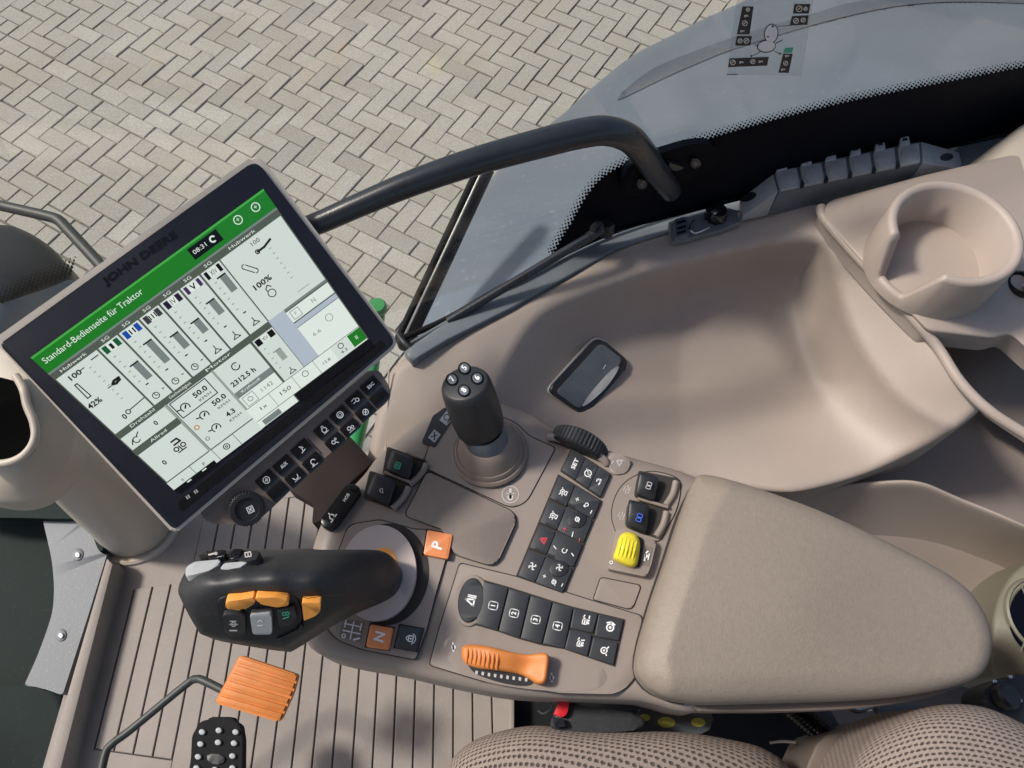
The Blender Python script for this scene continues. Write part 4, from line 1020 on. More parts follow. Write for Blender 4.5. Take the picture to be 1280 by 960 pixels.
def panel(name, px, m, h=.0022, bevel=.001, parent=con, gap=1.3, pl=pc, thick=.003):
    slab('panel_gap', grow(px, gap), pl, h - .0016 if h < .003 else .0006, .001, M['hub'], parent)
    return slab(name, px, pl, h, thick, m, parent, bevel=bevel)
jp = panel('joystick_panel', roundpoly([(528, 583), (541, 545), (560, 514), (600, 512), (644, 528), (661, 545), (694, 560), (658, 627), (640, 635)], [3, 8, 10, 10, 10, 6, 3, 12, 12]), M['beige_panel'])
lid = panel('storage_lid', roundpoly([(534, 589), (640, 639), (646, 650), (622, 703), (610, 706), (566, 692), (560, 664), (506, 644)], [5, 8, 10, 10, 8, 8, 10, 6]), M['lid'], h=.006, bevel=.002, thick=.007)
lp = panel('lever_panel', roundpoly([(436, 656), (475, 650), (518, 662), (530, 662), (565, 672), (556, 702), (545, 740), (532, 790), (519, 824), (455, 812), (420, 799), (402, 776), (404, 740)], [10, 6, 6, 4, 4, 4, 4, 4, 3, 10, 12, 14, 10]), M['beige_panel'])
bp_ = panel('button_panel', roundpoly([(575, 704), (645, 721), (740, 751), (802, 770), (800, 800), (795, 850), (770, 868), (700, 866), (600, 850), (537, 831), (548, 790)], [4, 3, 3, 3, 3, 14, 12, 4, 4, 4, 3]), M['beige_panel'], bevel=.0015)
sp_ = panel('blank_cover', roundpoly([(751, 722), (801, 732), (790, 762), (742, 749)], [4, 4, 7, 3]), M['beige_panel'])
cpn = panel('switch_plate', spline([(793, 596), (780, 605), (770, 620), (765, 640), (768, 658), (776, 668), (800, 672), (823, 676), (834, 658), (844, 640), (850, 616), (848, 600), (830, 592), (810, 590)], n=4), M['beige_panel'])

# ---- the long key column: dark body, four left keys, right rocker keys
kc = thing('key_column', 'tall slanted black key block with red triangle key beside the storage lid', 'key block')
top4 = [(714, 561), (763, 593), (750.5, 621), (701.5, 587.5)]
main4 = [(698.5, 593.5), (751, 625.5), (703.5, 741), (646, 720.5)]
slab('upper_base', roundpoly(grow(top4, 1.3), 1), pc, .003, .006, M['hub'], kc)
slab('lower_base', roundpoly(grow(main4, 1.3), 1), pc, .003, .006, M['hub'], kc)
ht = homog(top4); hm = homog(main4)
def cell(hg, u0, v0, u1, v1, g=.012): return [hg(u0 + g, v0 + g), hg(u1 - g, v0 + g), hg(u1 - g, v1 - g), hg(u0 + g, v1 - g)]
ang_k = math.degrees(math.atan2(-(593 - 561), 763 - 714))
# print runs up the column: rotate with the column axis
def sym(g, hg, u, v, s, parent, m='white', h=.0062, rot=None):
    x, y = hg(u, v); return printed('symbol', g, pxmap(x, y, s, 65 if rot is None else rot), pc, h, M[m], parent)
for i, (u0, u1) in enumerate(((0, .37), (.37, .7), (.7, 1))):
    kk = slab('key', roundpoly(cell(ht, u0, 0, u1, 1, .008), 1), pc, .0058, .004, M['key'], kc, bevel=.0006)
    if i == 0: sym(g_text('SET', 0, 0, 1.3, 0, True, 2.4), ht, .22, .45, 5.6, kk)
    if i == 1: sym(gjoin(g_ring(0, 0, .75, .22), g_disc(0, -.1, .25), g_line([(-.7, -.9), (.8, .7)], .2)), ht, .56, .48, 5.5, kk)
    if i == 2: sym(gjoin(g_line([(-.8, -.3), (0, -.4), (.5, .3)], .3), g_disc(.4, -.2, .3), g_line([(-.3, .5), (.3, .6)], .22)), ht, .84, .5, 5, kk)
lamp = gjoin(g_ring(0, .1, .5, .2), g_disc(0, .1, .22), g_line([(-.8, .6), (-.4, .4)], .2), g_line([(-.2, -.3), (-.5, -.9), (.5, -.9), (.3, -.3)], .2), g_line([(-.9, -.1), (-.5, -.1)], .16), g_line([(.5, .3), (.9, .5)], .16))
tri = gjoin(g_line([(-.8, -.6), (.8, -.6), (0, .8), (-.8, -.6)], .2), g_line([(-.35, -.32), (.35, -.32), (0, .3), (-.35, -.32)], .14))
fan = gjoin(*[g_line([(0, 0), (.75 * math.cos(R(a)), .75 * math.sin(R(a))), (.8 * math.cos(R(a + 28)), .8 * math.sin(R(a + 28)))], .26) for a in (20, 110, 200, 290)])
vs = [0, .235, .475, .725, 1]
for i in range(4):
    kk = slab('key', roundpoly(cell(hm, 0, vs[i], .37, vs[i + 1]), 1.5), pc, .0058, .004, M['key'], kc, bevel=.0008)
    g, c = ((lamp, 'white'), (lamp, 'white'), (tri, 'redprint'), (fan, 'white'))[i]
    sym(g, hm, .2, (vs[i] + vs[i + 1]) / 2 + .0, 5.6, kk, c)
    slab('indicator_slot', cell(hm, .12, vs[i + 1] - .035, .3, vs[i + 1] - .012, 0), pc, .0064, .001, M['darkprint'], kk) if i < 3 else None
plus = lambda: gjoin(g_line([(-.5, 0), (.5, 0)], .28), g_line([(0, -.5), (0, .5)], .28))
minus = lambda: g_line([(-.5, 0), (.5, 0)], .28)
for i, (v0, v1) in enumerate(((0, .21), (.21, .47), (.47, .73), (.73, 1))):
    kk = slab('key', roundpoly(cell(hm, .37, v0, 1, v1, .008), 2), pc, .0055 if i % 2 == 0 else .0048, .004, M['key'], kc, bevel=.0008)
    if i == 0:
        sym(plus(), hm, .52, .11, 4, kk); sym(gjoin(g_disc(-.2, .1, .35), g_ring(.3, -.2, .4, .2)), hm, .73, .12, 5, kk); sym(minus(), hm, .9, .15, 4, kk)
    if i == 1:
        slab('round_dip', ellipse(*hm(.68, .285), 12, 10, -20, 24), pc, .0060, .001, M['black'], kk, bevel=.0004)
        sym(gjoin(g_ring(0, 0, .55, .28), g_line([(-.6, -.7), (.6, .6)], .2)), hm, .68, .28, 4.4, kk); sym(plus(), hm, .52, .42, 4, kk, 'redprint'); sym(g_line([(-.8, 0), (.7, .3)], .28), hm, .72, .43, 4, kk); sym(g_line([(-.5, 0), (.5, .2)], .24), hm, .9, .45, 3.6, kk, 'redprint')
    if i == 2:
        sym(g_line([(-.2, -.5), (.3, .5)], .3), hm, .47, .62, 4, kk); sym(gjoin(g_ring(0, 0, .55, .2, 30, 300), g_disc(.4, -.5, .2)), hm, .68, .61, 5, kk); sym(g_line([(-.3, -.4), (.2, .5)], .3), hm, .88, .61, 4, kk)
    if i == 3:
        slab('round_dip', ellipse(*hm(.72, .79), 12, 10, -20, 24), pc, .0060, .001, M['black'], kk, bevel=.0004)
        sym(fan, hm, .72, .78, 5, kk); sym(plus(), hm, .5, .91, 3.6, kk); sym(gjoin(g_ring(0, 0, .5, .24), g_line([(-.7, -.6), (.6, .5)], .22)), hm, .73, .93, 5, kk); sym(minus(), hm, .92, .93, 3.6, kk)
for (u, v) in ((.46, .19), (.46, .705)): slab('indicator_slot', cell(hm, u - .07, v - .013, u + .07, v + .013, 0), pc, .0064, .001, M['darkprint'], kc)

# ---- ribbed scroll wheel above the key column
wv = (P(757, 566, ZC) - P(722, 545, ZC)); wax = (P(700, 600, ZC) - P(728, 540, ZC)); wax.z = 0; wax.normalize()
wc = P(722, 558, ZC) + Vector((0, 0, -.008))
swt = thing('scroll_wheel', 'ribbed black thumb wheel above the slanted key block', 'thumb wheel')
lathe('wheel', wc - wax * .014, wax, [(0, 0), (.034, 0), (.037, .002), (.037, .020), (.034, .022), (0, .022)], M['black'], swt, seg=176, ribs=44, rib=.0007, rib_rows=(2, 3), sharp=25)
tube('wheel_hood', [pc.p(685, 546, .004), pc.p(694, 547, .007), pc.p(712, 552, .009), pc.p(730, 559, .009), pc.p(746, 568, .007), pc.p(756, 576, .003), pc.p(758, 580, .000)], .0052, M['beige_panel'], swt, seg=12)
# ---- numbered button strip
bs = thing('button_strip', 'curved black strip with keys numbered 1 to 4 and four small implement keys', 'key block')
strip_out = [(604, 724.5), (636, 733.5), (663, 742), (691, 751), (717, 758.5), (781, 774), (768, 833), (736, 822), (705, 811), (676, 806), (649, 798.5), (622, 789), (594, 781)]
slab('strip_base', strip_out, pc, .0040, .004, M['hub'], bs)
pb = level(ZC + .0)
def key4(q, gg, c, s=6.5, rot=78, m='key', name='key', sm='white'):
    kk = slab(name, roundpoly(q, 1.6, 2), pc, .0064, .004, M[m], bs, bevel=.0009)
    if gg: printed('symbol', gg, pxmap(c[0], c[1], s, rot), pc, .0067, M[sm], kk)
    return kk
def numg(n): return gjoin(g_text(n, 0, 0, 1.25, 0, True), ([(x, y) for x, y in g_line(roundpoly([(-.75, -.85), (.75, -.85), (.75, .85), (-.75, .85)], .4, 3) + [(-.75, -.45)], .17)[0]], g_line(roundpoly([(-.75, -.85), (.75, -.85), (.75, .85), (-.75, .85)], .4, 3) + [(-.75, -.45)], .17)[1]))
key4([(605, 726.5), (635, 735), (622, 788), (595, 780)], numg('1'), (616.5, 757))
key4([(636.5, 735.5), (662, 743.5), (649.5, 797), (623.5, 789)], numg('2'), (642.5, 766.5))
key4([(663.5, 744), (690, 752), (677, 804.5), (651, 798)], numg('3'), (669.5, 774.5))
key4([(691.5, 752.5), (716, 760), (705.5, 810), (678.5, 805)], numg('4'), (697, 782.5))
def impl(k):
    return gjoin(g_box(-.8, -.3, .1, .5, .2), g_disc(-.5, -.6, .22), g_disc(.0, -.6, .2), g_line([(.1, 0), (.5, .5), (.9, .3)], .22), g_line([(.5, -.2), (.6, -.8)] if k % 2 else [(.4, -.6), (.9, -.6)], .24), g_line([(-.6, .1), (0, .1)], .24))
key4([(717.5, 760.5), (747.5, 767), (741, 791.5), (713, 785)], impl(0), (732, 775), 6.6)
key4([(748.5, 767.5), (779.5, 775), (773.5, 801), (743.5, 795)], gjoin(g_ring(-.2, 0, .6, .26), g_disc(-.2, 0, .25), g_line([(.4, -.7), (.8, 0), (.5, .7)], .25), g_line([(.8, 0), (.4, 0)], .2)), (763, 783), 7.2)
key4([(712, 787), (740, 793), (734.5, 820), (706, 811)], impl(1), (725, 803), 6.2)
key4([(742, 796.5), (772.5, 803), (767, 831), (736, 821)], gjoin(g_ring(0, 0, .6, .24), g_disc(0, 0, .22), g_line([(-.9, -.7), (-.5, -.4)], .24), g_line([(.5, -.5), (.9, -.8)], .24)), (755, 813), 6.2)
slab('oval_ring', ellipse(588.5, 750.5, 20.5, 33, 9, 40), pc, .0050, .005, M['beige_panel'], bs, bevel=.0016, seg=3)
slab('oval_gap', ellipse(588.5, 750.5, 15.8, 28.3, 9, 40), pc, .0054, .001, M['hub'], bs)
ov_ = slab('oval_key', ellipse(588.5, 750.5, 14.8, 27.2, 9, 40), pc, .0068, .002, M['key'], bs, bevel=.001)
printed('symbol', gjoin(g_line([(-.9, -.6), (0, .9), (.2, -.6), (-.9, -.6)], .28), g_line([(.5, -.8), (.5, .6)], .2), g_line([(.8, -.8), (.8, .6)], .2)), pxmap(588.5, 750, 7.2, 78), pc, .0071, M['white'], ov_)

# ---- orange throttle style slider in its hollow
os_ = thing('orange_slider', 'orange ribbed slide lever in the lower hollow of the console', 'lever')
slab('dish', spline([(555, 806), (562, 795), (580, 789), (604, 786), (650, 802), (690, 812), (735, 826), (755, 838), (757, 852), (740, 862), (700, 864), (650, 860), (600, 850), (566, 834)], n=4), pc, .0026, .001, M['beige_panel'], os_, bevel=.0006)
slab('dial_ring', spline([(583, 826), (600, 834), (640, 842), (668, 845), (662, 856), (640, 856), (612, 849), (592, 840)], n=4), pc, .004, .003, M['darkprint'], os_)
for k in range(9):
    f = k / 8; x, y = 596 + 62 * f, 842 + 9 * f - 2 * (f - .5) ** 2
    slab('ring_tick', [(x - 1.6, y - 3.4), (x + 1.5, y - 2.6), (x + .8, y + 1.6), (x - 2, y + .8)], pc, .0046, .001, M['pale'], os_)
oz = rbf([(580, 815, .012), (610, 818, .020), (640, 825, .018), (660, 830, .012), (680, 820, .022), (676, 850, .020), (600, 836, .012), (650, 842, .010), (600, 806, .014)], .001)
sheet('slider_body', spline([(577, 812), (583, 806), (600, 806), (620, 810), (645, 816), (662, 818), (678, 816), (686, 820), (685, 836), (682, 852), (672, 855), (660, 848), (645, 842), (620, 838), (595, 835), (580, 827)], n=4), oz, 4, M['orange'], os_, rpx=5, drop=.006, skirt=.018, pl=pc)
for k in range(8):
    x = 584 + k * 5.4; y0, y1 = 808 + k * .9, 829 + k * 1.2
    o = tube('grip_rib', [pc.p(x + 1, y0 + 1, float(oz([(x + 1, y0 + 1)])[0]) - .002), pc.p(x, (y0 + y1) / 2, float(oz([(x, (y0 + y1) / 2)])[0]) + .0008), pc.p(x - 1, y1 - 1, float(oz([(x - 1, y1 - 1)])[0]) - .001)], .0016, M['orange'], os_, seg=8, smooth_n=3)
for (x, y) in ((567, 809), (690, 847)):
    printed('speed_mark', gjoin(g_disc(0, 0, .6), g_line([(-.9, -.5), (.9, .7)], .4)), pxmap(x, y, 5, 60), pc, .003, M['white'], os_)

# ---- orange P and N keys, lock key
def cap(name, label, q, ch, c, s, rot, m, cat='key', sy=1):
    t = thing(name, label, cat)
    slab('key_well', grow(q, 1.8), pc, .0028, .002, M['hub'], t)
    slab('key_cap', roundpoly(q, 3, 3), pc, .0085, .008, M[m], t, bevel=.0014, seg=2)
    kf = slab('key_face', roundpoly(inset(q, (sum(a[0] for a in q) / 4, sum(a[1] for a in q) / 4), .16), 2, 2), pc, .0089, .001, M[m], t, bevel=.0003)
    printed('symbol', ch, pxmap(c[0], c[1], s, rot), pc, .0092, M['white'], kf)
cap('park_key', 'orange key marked P beside the drive lever', [(534, 662), (566, 668), (560, 699), (529, 693)], g_text('P', 0, 0, 2.6), (547, 682), 7.2, 72, 'orange_key')
cap('neutral_key', 'orange key marked N below the drive lever boot', [(463, 780), (492, 785), (486, 812), (457, 808)], g_text('N', 0, 0, 2.4), (475, 796), 7.2, 74, 'orange_key')
cap('lock_key', 'black key with a padlock symbol right of the orange N key', [(500, 781), (529, 786), (521, 814), (493, 809)], gjoin(g_box(-.6, -.7, .6, .2, .24), g_ring(0, .3, .4, .2, 0, 180), g_disc(0, -.25, .2), g_ring(0, -.1, 1.15, .16, 200, 340)), (512, 798), 6, 78, 'key')
pcn = level(ZC + .0026)
slab('pattern_label', roundpoly([(428, 773), (456, 778), (452, 803), (424, 796)], 3), pc, .0024, .0004, M['lid'], lp)
printed('shift_pattern', gjoin(g_line([(-1, .6), (1, .6)], .14), g_line([(-1, -.2), (1, -.2)], .14), g_line([(0, -1), (0, 1)], .14), g_line([(-.9, .2), (-.9, 1)], .14), g_line([(.9, .2), (.9, 1)], .14), g_ring(-.8, -.8, .2, .12), g_line([(.4, -1), (1, -.7)], .2)), pxmap(440, 788, 11, -12), pc, .0030, M['white'], con)
printed('boost_symbol', gjoin(g_ring(0, 0, .95, .1), g_disc(0, -.35, .35), g_line([(0, .6), (0, -.4)], .28), g_line([(-.45, .1), (.45, .1)], .1)), pxmap(638, 618, 11, 0), pc, .0026, M['pale'], jp)
sm = slab('wheel_label', spline([(760, 566), (778, 569), (788, 577), (783, 590), (770, 593), (763, 588)], n=3), pc, .0026, .002, M['beige_panel'], con, bevel=.0006)
printed('symbol', gjoin(g_line([(-.6, -.6), (0, .5), (.6, -.6)], .2), g_ring(0, -.3, .3, .16), g_line([(-.9, .9), (-.3, .8)], .16)), pxmap(773, 577, 7, 60), pc, .0029, M['pale'], sm)

# ---- paddle switches
def paddle(name, label, q, hood, cres, g, c, gm, s=5):
    t = thing(name, label, 'switch', 'paddle switches on the console')
    slab('switch_well', roundpoly(hood, 3, 3), pc, .0035, .003, M['hub'], t)
    zf = rbf([(q[0][0], q[0][1], .022), (q[1][0], q[1][1], .020), (q[2][0], q[2][1], .012), (q[3][0], q[3][1], .014), (sum(a[0] for a in q) / 4, sum(a[1] for a in q) / 4, .021)], .001)
    k = sheet('paddle', roundpoly(q, 6, 4), zf, 4, M['black'], t, rpx=4, drop=.004, skirt=.016, pl=pc)
    px_ = Plane(pc.p(*c, .0225), pc.n)
    printed('symbol', g, pxmap(c[0], c[1], s, 70), px_, .0006, M[gm], k)
    tube('well_edge', [pc.p(*a, .004) for a in cres], .0042, M['beige_panel'], t, seg=10, smooth_n=4)
    return t
boxg = gjoin(g_box(-.8, -.7, .8, .7, .22), g_box(-.35, -.3, .35, .3, .16))
twin = gjoin(g_box(-.9, -.6, -.1, .6, .2), g_box(.1, -.6, .9, .6, .2))
paddle('paddle_switch', 'black paddle switch with green square symbol nearest the display', [(490, 562), (519, 573), (511, 601), (481, 588)], [(484, 558), (534, 576), (517, 608), (478, 592)], [(533, 580), (527, 592), (512, 606)], boxg, (497, 582), 'greenprint', 4.6)
paddle('paddle_switch', 'black paddle switch with pale hook symbol below the green marked one', [(468, 591), (496, 602), (487, 632), (456, 619)], [(462, 588), (512, 605), (494, 637), (454, 622)], [(511, 609), (505, 621), (491, 636)], gjoin(g_ring(0, 0, .5, .2, 0, 220), g_line([(-.6, -.6), (.5, 0)], .2)), (477, 613), 'pale', 4.6)
paddle('paddle_switch', 'black paddle switch with grey symbol uppermost beside the armrest pad', [(799, 589), (824, 596), (818, 628), (793, 619)], [(798, 588), (848, 598), (836, 634), (794, 620)], [(845, 602), (841, 618), (832, 632)], twin, (811, 607), 'pale', 4.6)
paddle('paddle_switch', 'black paddle switch with blue symbol above the yellow switch', [(786, 625), (812, 630), (808, 668), (782, 656)], [(786, 624), (836, 636), (824, 674), (782, 658)], [(833, 640), (829, 656), (820, 671)], twin, (799, 647), 'blueprint', 5.2)
for (x, y, r_) in ((784, 612, 70), (777, 645, 70)):
    printed('switch_mark', gjoin(g_line([(-1, 0), (-.3, .3), (.3, -.2), (1, .2)], .2), g_line([(-.8, -.5), (.8, -.6)], .2), g_line([(-.5, .8), (.7, .7)], .18)), pxmap(x, y, 5, r_), pc, .0026, M['pale'], cpn)
for a in (((508, 566), (528, 573), 'x'), ((797, 623), (835, 634), 'x'), ((480, 590), (514, 603), 'x')):
    tube('switch_divider', [pc.p(*a[0], .007), pc.p(*a[1], .007)], .0022, M['beige_panel'], con, seg=8)
# ---- yellow switch
ys = thing('yellow_switch', 'bright yellow ribbed switch in a beige frame on the console', 'switch')
slab('switch_frame', roundpoly([(770, 661), (784, 660), (821, 676), (814, 706), (808, 721), (760, 711), (762, 700)], [4, 4, 5, 5, 4, 3, 3]), pc, .011, .011, M['beige_panel'], ys, bevel=.002)
slab('switch_slot', roundpoly([(784, 664), (806, 674), (800, 710), (778, 704)], 4), pc, .0114, .001, M['hub'], ys)
slab('symbol_plate', roundpoly([(808, 682), (816, 684), (811, 708), (801, 706)], 1.5), pc, .0116, .001, M['lid'], ys)
printed('plate_mark', gjoin(g_line([(-1, .2), (.4, .3), (1, -.1)], .35), g_line([(-.6, -.5), (.6, -.5)], .25), g_disc(0, 0, .35)), pxmap(808, 695, 6, 78), pc, .0128, M['white'], ys)
yz = rbf([(785, 667, .026), (800, 676, .024), (795, 708, .020), (768, 697, .022), (783, 686, .032)], .001)
yb = sheet('yellow_cap', spline([(775, 670), (784, 665), (795, 668), (800, 678), (799, 692), (796, 706), (788, 709), (772, 702), (767, 696), (771, 684)], n=4), yz, 3.5, M['yellow'], ys, rpx=5, drop=.008, skirt=.02, pl=pc)
for k in range(5):
    x0, y0 = 778 + k * 4.4, 672 + k * 1.4; x1, y1 = x0 - 6.5, y0 + 27
    tube('grip_rib', [pc.p(x0, y0, float(yz([(x0, y0)])[0]) - .0006), pc.p((x0 + x1) / 2, (y0 + y1) / 2, float(yz([((x0 + x1) / 2, (y0 + y1) / 2)])[0]) + .0006), pc.p(x1, y1, float(yz([(x1, y1)])[0]) - .002)], .0011, M['yellow'], ys, seg=6, smooth_n=3)
printed('frame_mark', g_ring(0, 0, 1, .5), pxmap(764, 703, 1.8, 0), pc, .0116, M['white'], ys)

# ---- black label plate left of the paddle switches
lbp = thing('warning_label', 'narrow black label plate with pale marks between key strip and console', 'label')
lpl = level(-.868)
slab('label_plate', roundpoly([(432, 607), (440, 604), (449, 608), (450, 616), (420, 658), (411, 663), (402, 658), (400, 650)], 3), lpl, .002, .01, M['gloss'], lbp, bevel=.001)
printed('label_text', g_text('HOB', 0, 0, 5.5, 0, True, 11), pxmap(433, 622, 1, 55), lpl, .0024, M['white'], lbp)
printed('label_mark', gjoin(g_ring(0, 0, .5, .25), g_line([(-1, -.6), (1, -.4)], .25), g_line([(0, .4), (.1, 1)], .25)), pxmap(415, 646, 6, 50), lpl, .0024, M['white'], lbp)
# labels under the joystick
jl = slab('joystick_label', roundpoly([(541, 520), (556, 509), (572, 515), (543, 559), (527, 553)], 2), pc, .0034, .003, M['black'], con, bevel=.0005)
printed('label_symbol', gjoin(g_rect(-1.3, -.9, 1.3, .9)), pxmap(559, 522, 6.5, 52), pc, .0037, M['grey'], jl)
printed('label_symbol', gjoin(g_rect(-1.0, -.8, 1.0, .8)), pxmap(543, 545, 6.5, 52), pc, .0037, M['grey'], jl)
printed('label_mark', gjoin(g_ring(0, .1, .6, .2), g_line([(-.8, -.7), (.8, -.7)], .2)), pxmap(559, 522, 6, 52), pc, .0039, M['darkprint'], jl)
printed('label_mark', gjoin(g_line([(-.6, -.5), (.6, .5)], .25), g_line([(-.6, .5), (.5, -.3)], .2)), pxmap(543, 545, 6, 52), pc, .0039, M['darkprint'], jl)

# ============================================================ JOYSTICK
js = thing('joystick', 'short black joystick with four numbered top buttons on a stepped brown boot', 'joystick')
jb = P(612, 566, ZC)
jt = P(581, 478, -.752)
ax = (jt - jb).normalized()
bt = Vector((0, 0, 1)) * .7 + ax * .3
lathe('boot', jb, bt, [(.0485, 0), (.0485, .004), (.046, .007), (.044, .0065), (.043, .010), (.041, .013), (.0395, .0125), (.038, .016), (.033, .026), (.027, .037), (.025, .038)], M['boot'], js, seg=56)
lathe('collar', jb + bt.normalized() * .028, ax, [(.0275, 0), (.0265, .012), (.025, .02), (.024, .024)], M['slate'], js, seg=48)
gl = (jt - jb).length
lathe('grip', jb, ax, [(.022, gl - .092), (.0270, gl - .086), (.0300, gl - .075), (.0312, gl - .055), (.0306, gl - .03), (.0298, gl - .012), (.0288, gl - .005), (.0270, gl - .0012), (.0250, gl), (0, gl + .0002)], M['black_soft'], js, seg=56, sharp=60)
jtp = Plane(jt, ax)
for n, (x, y) in zip('5678', ((580.5, 460), (596.5, 472.5), (565, 474), (580, 488))):
    b_ = slab('button', ellipse(x, y, 8.4, 7.8, 30, 24), jtp, .0010, .003, M['frit'], js, bevel=.0008)
    c_ = slab('button_cap', ellipse(x, y - .4, 6.3, 5.8, 30, 20), jtp, .0020, .002, M['slate'], b_, bevel=.0006)
    printed('number', g_text(n, 0, 0, 1.7, 0, True), pxmap(x, y - .4, 5.6, 60), jtp, .0023, M['white'], b_)
slab('side_trigger', roundpoly([(571, 521), (590, 526), (592, 534), (582, 537), (574, 530)], 2), Plane(P(580, 528, -.80), (CAM - P(580, 528, -.80)) + Vector((-.3, -.2, 0))), .004, .012, M['gloss'], js, bevel=.001)

# ============================================================ DRIVE LEVER
dv = thing('drive_lever', 'black multifunction drive lever with orange rockers leaning to the left', 'lever')
slab('slot_shadow', ellipse(484, 718, 52, 64, 8, 48), pc, .0028, .001, M['hub'], dv)
slab('boot_disc', ellipse(472, 716, 48, 60, 8, 48), pc, .012, .009, M['disc'], dv, bevel=.004, seg=4)
slab('amber_ring', ellipse(477, 712, 20, 28, 10, 40), pc, .0128, .002, M['amber'], dv, bevel=.0006)
Lpx = spline([(500, 712), (492, 698), (474, 688), (430, 687), (400, 687), (383, 685.5), (355, 686.5), (305, 686), (283, 687), (252, 695), (234, 711), (223, 735), (227, 751), (246, 786), (258, 795), (305, 804), (347, 810), (361, 807), (405, 779), (439, 761), (477, 745), (493, 732)], n=4)
PS = plane3(P(270, 745, -.722), P(400, 750, -.742), P(320, 805, -.785))
def on(pl, x, y):
    return (pl.p(x, y).z - H)
lz = [(500, 712, -.83), (480, 700, -.815), (440, 690, -.775), (383, 687, -.752), (330, 688, -.748), (283, 688, -.750), (250, 696, -.752), (232, 712, -.75), (224, 736, -.738),
      (430, 710, -.752), (380, 708, -.728), (330, 706, -.722), (270, 712, -.724), (245, 722, -.724),
      (264, 724, -.712), (300, 721, -.708), (340, 719, -.708), (390, 724, -.718), (430, 730, -.748), (470, 724, -.79),
      (262, 740, -.716), (300, 738, -.714), (350, 737, -.716), (400, 738, -.730), (450, 742, -.775), (490, 728, -.82)] + \
     [(x, y, on(PS, x, y)) for x, y in ((260, 758), (300, 752), (350, 750), (400, 756), (270, 785), (310, 797), (350, 803), (390, 782), (330, 775), (370, 770))]
lzf = rbf(lz, .0006)
sheet('grip', Lpx, lzf, 5, M['black_soft'], dv, rpx=8, drop=.010, skirt=.028, sharp=60)
printed('grip_seam', g_line([(x, y) for x, y in ((300, 745), (340, 741), (372, 744), (384, 748), (402, 745), (430, 744))], .7), lambda x, y: (x, y), Plane(PS.o, PS.n), .006, M['hub'], dv)
rec = slab('recess', spline([(272, 752), (284, 746), (316, 743), (345, 741), (366, 745), (374, 756), (377, 772), (372, 786), (352, 797), (318, 800), (290, 800), (280, 790), (274, 770)], n=4), PS, .0045, .003, M['darkprint'], dv, bevel=.0006)
def lev(name, q, h, th, m, r=3, bev=.0012, pl=PS): return slab(name, roundpoly(q, r, 3), pl, h, th, M[m], dv, bevel=bev, seg=2)
lev('rocker', [(281, 752), (300, 750), (318, 746), (319, 756), (303, 763), (283, 763)], .012, .010, 'amber', 4, .002)
lev('rocker', [(319, 746), (345, 747), (361, 750), (360, 759), (345, 759), (328, 756), (319, 752)], .012, .010, 'amber', 3, .002)
lev('thumb_key', [(377, 753), (401, 754), (400, 765), (394, 770), (380, 777)], .011, .009, 'amber', 2, .001)
a_ = lev('lever_key', [(278, 768), (306, 768), (307, 795), (289, 797), (280, 790)], .010, .008, 'black', 4)
printed('symbol', gjoin(g_ring(0, .4, .4, .22), g_line([(-.8, .4), (.8, .4)], .2), g_line([(-.7, -.8), (.6, -.8)], .3), g_line([(-.7, 1), (.5, 1)], .2)), pxmap(292, 783, 6.5, 0), PS, .0104, M['pale'], a_)
a_ = lev('lever_key', [(312, 768), (339, 767), (340, 794), (316, 794)], .011, .008, 'grey', 4)
printed('symbol', gjoin(g_line([(-.4, .4), (0, .8), (.4, .4)], .2), g_line([(-.5, -.3), (.5, -.3)], .22)), pxmap(325, 780, 6.5, 0), PS, .0114, M['white'], a_)
a_ = lev('lever_key', [(346, 762), (368, 759), (371, 774), (364, 782), (348, 784)], .009, .007, 'black', 3)
printed('symbol', gjoin(g_ring(-.3, .3, .35, .18), g_ring(.45, .3, .35, .18), g_line([(-.6, -.7), (.6, -.4)], .25)), pxmap(357, 769, 6, 5), PS, .0094, M['greenprint'], a_)
lev('recess_ridge', [(345, 800), (372, 788), (376, 780), (380, 786), (360, 800), (346, 806)], .007, .005, 'gloss', 2)
PT = plane3(P(240, 708, -.742), P(300, 706, -.728), P(290, 690, -.742))
a_ = slab('top_key', roundpoly([(247, 695), (256, 689), (283, 687), (281, 695), (262, 698)], 2), PT, .009, .012, M['gloss'], dv, bevel=.001)
printed('symbol', gjoin(g_line([(-1, 0), (1, .3)], .4), g_disc(.8, .2, .4)), pxmap(266, 693, 5, 5), PT, .0094, M['pale'], a_)
a_ = slab('top_key', roundpoly([(283, 691), (290, 686), (304, 686), (298, 696), (288, 699)], 2), PT, .010, .012, M['gloss'], dv, bevel=.001)
a_ = slab('top_key', roundpoly([(296, 699), (303, 688), (325, 689), (320, 699), (309, 702)], 2), PT, .008, .012, M['black'], dv, bevel=.001)
printed('symbol', gjoin(g_box(-.8, -.6, .8, .6, .3), g_line([(0, -.6), (0, .6)], .25)), pxmap(310, 693, 4.5, 10), PT, .0084, M['pale'], a_)
slab('silver_key', roundpoly([(231, 720), (233, 707), (244, 702), (276, 699), (273, 706), (262, 713), (240, 719)], 3), PT, .007, .012, M['grey'], dv, bevel=.0015)
slab('silver_key', roundpoly([(275, 711), (280, 704), (312, 701), (300, 709), (284, 712)], 2), PT, .006, .012, M['grey'], dv, bevel=.001)

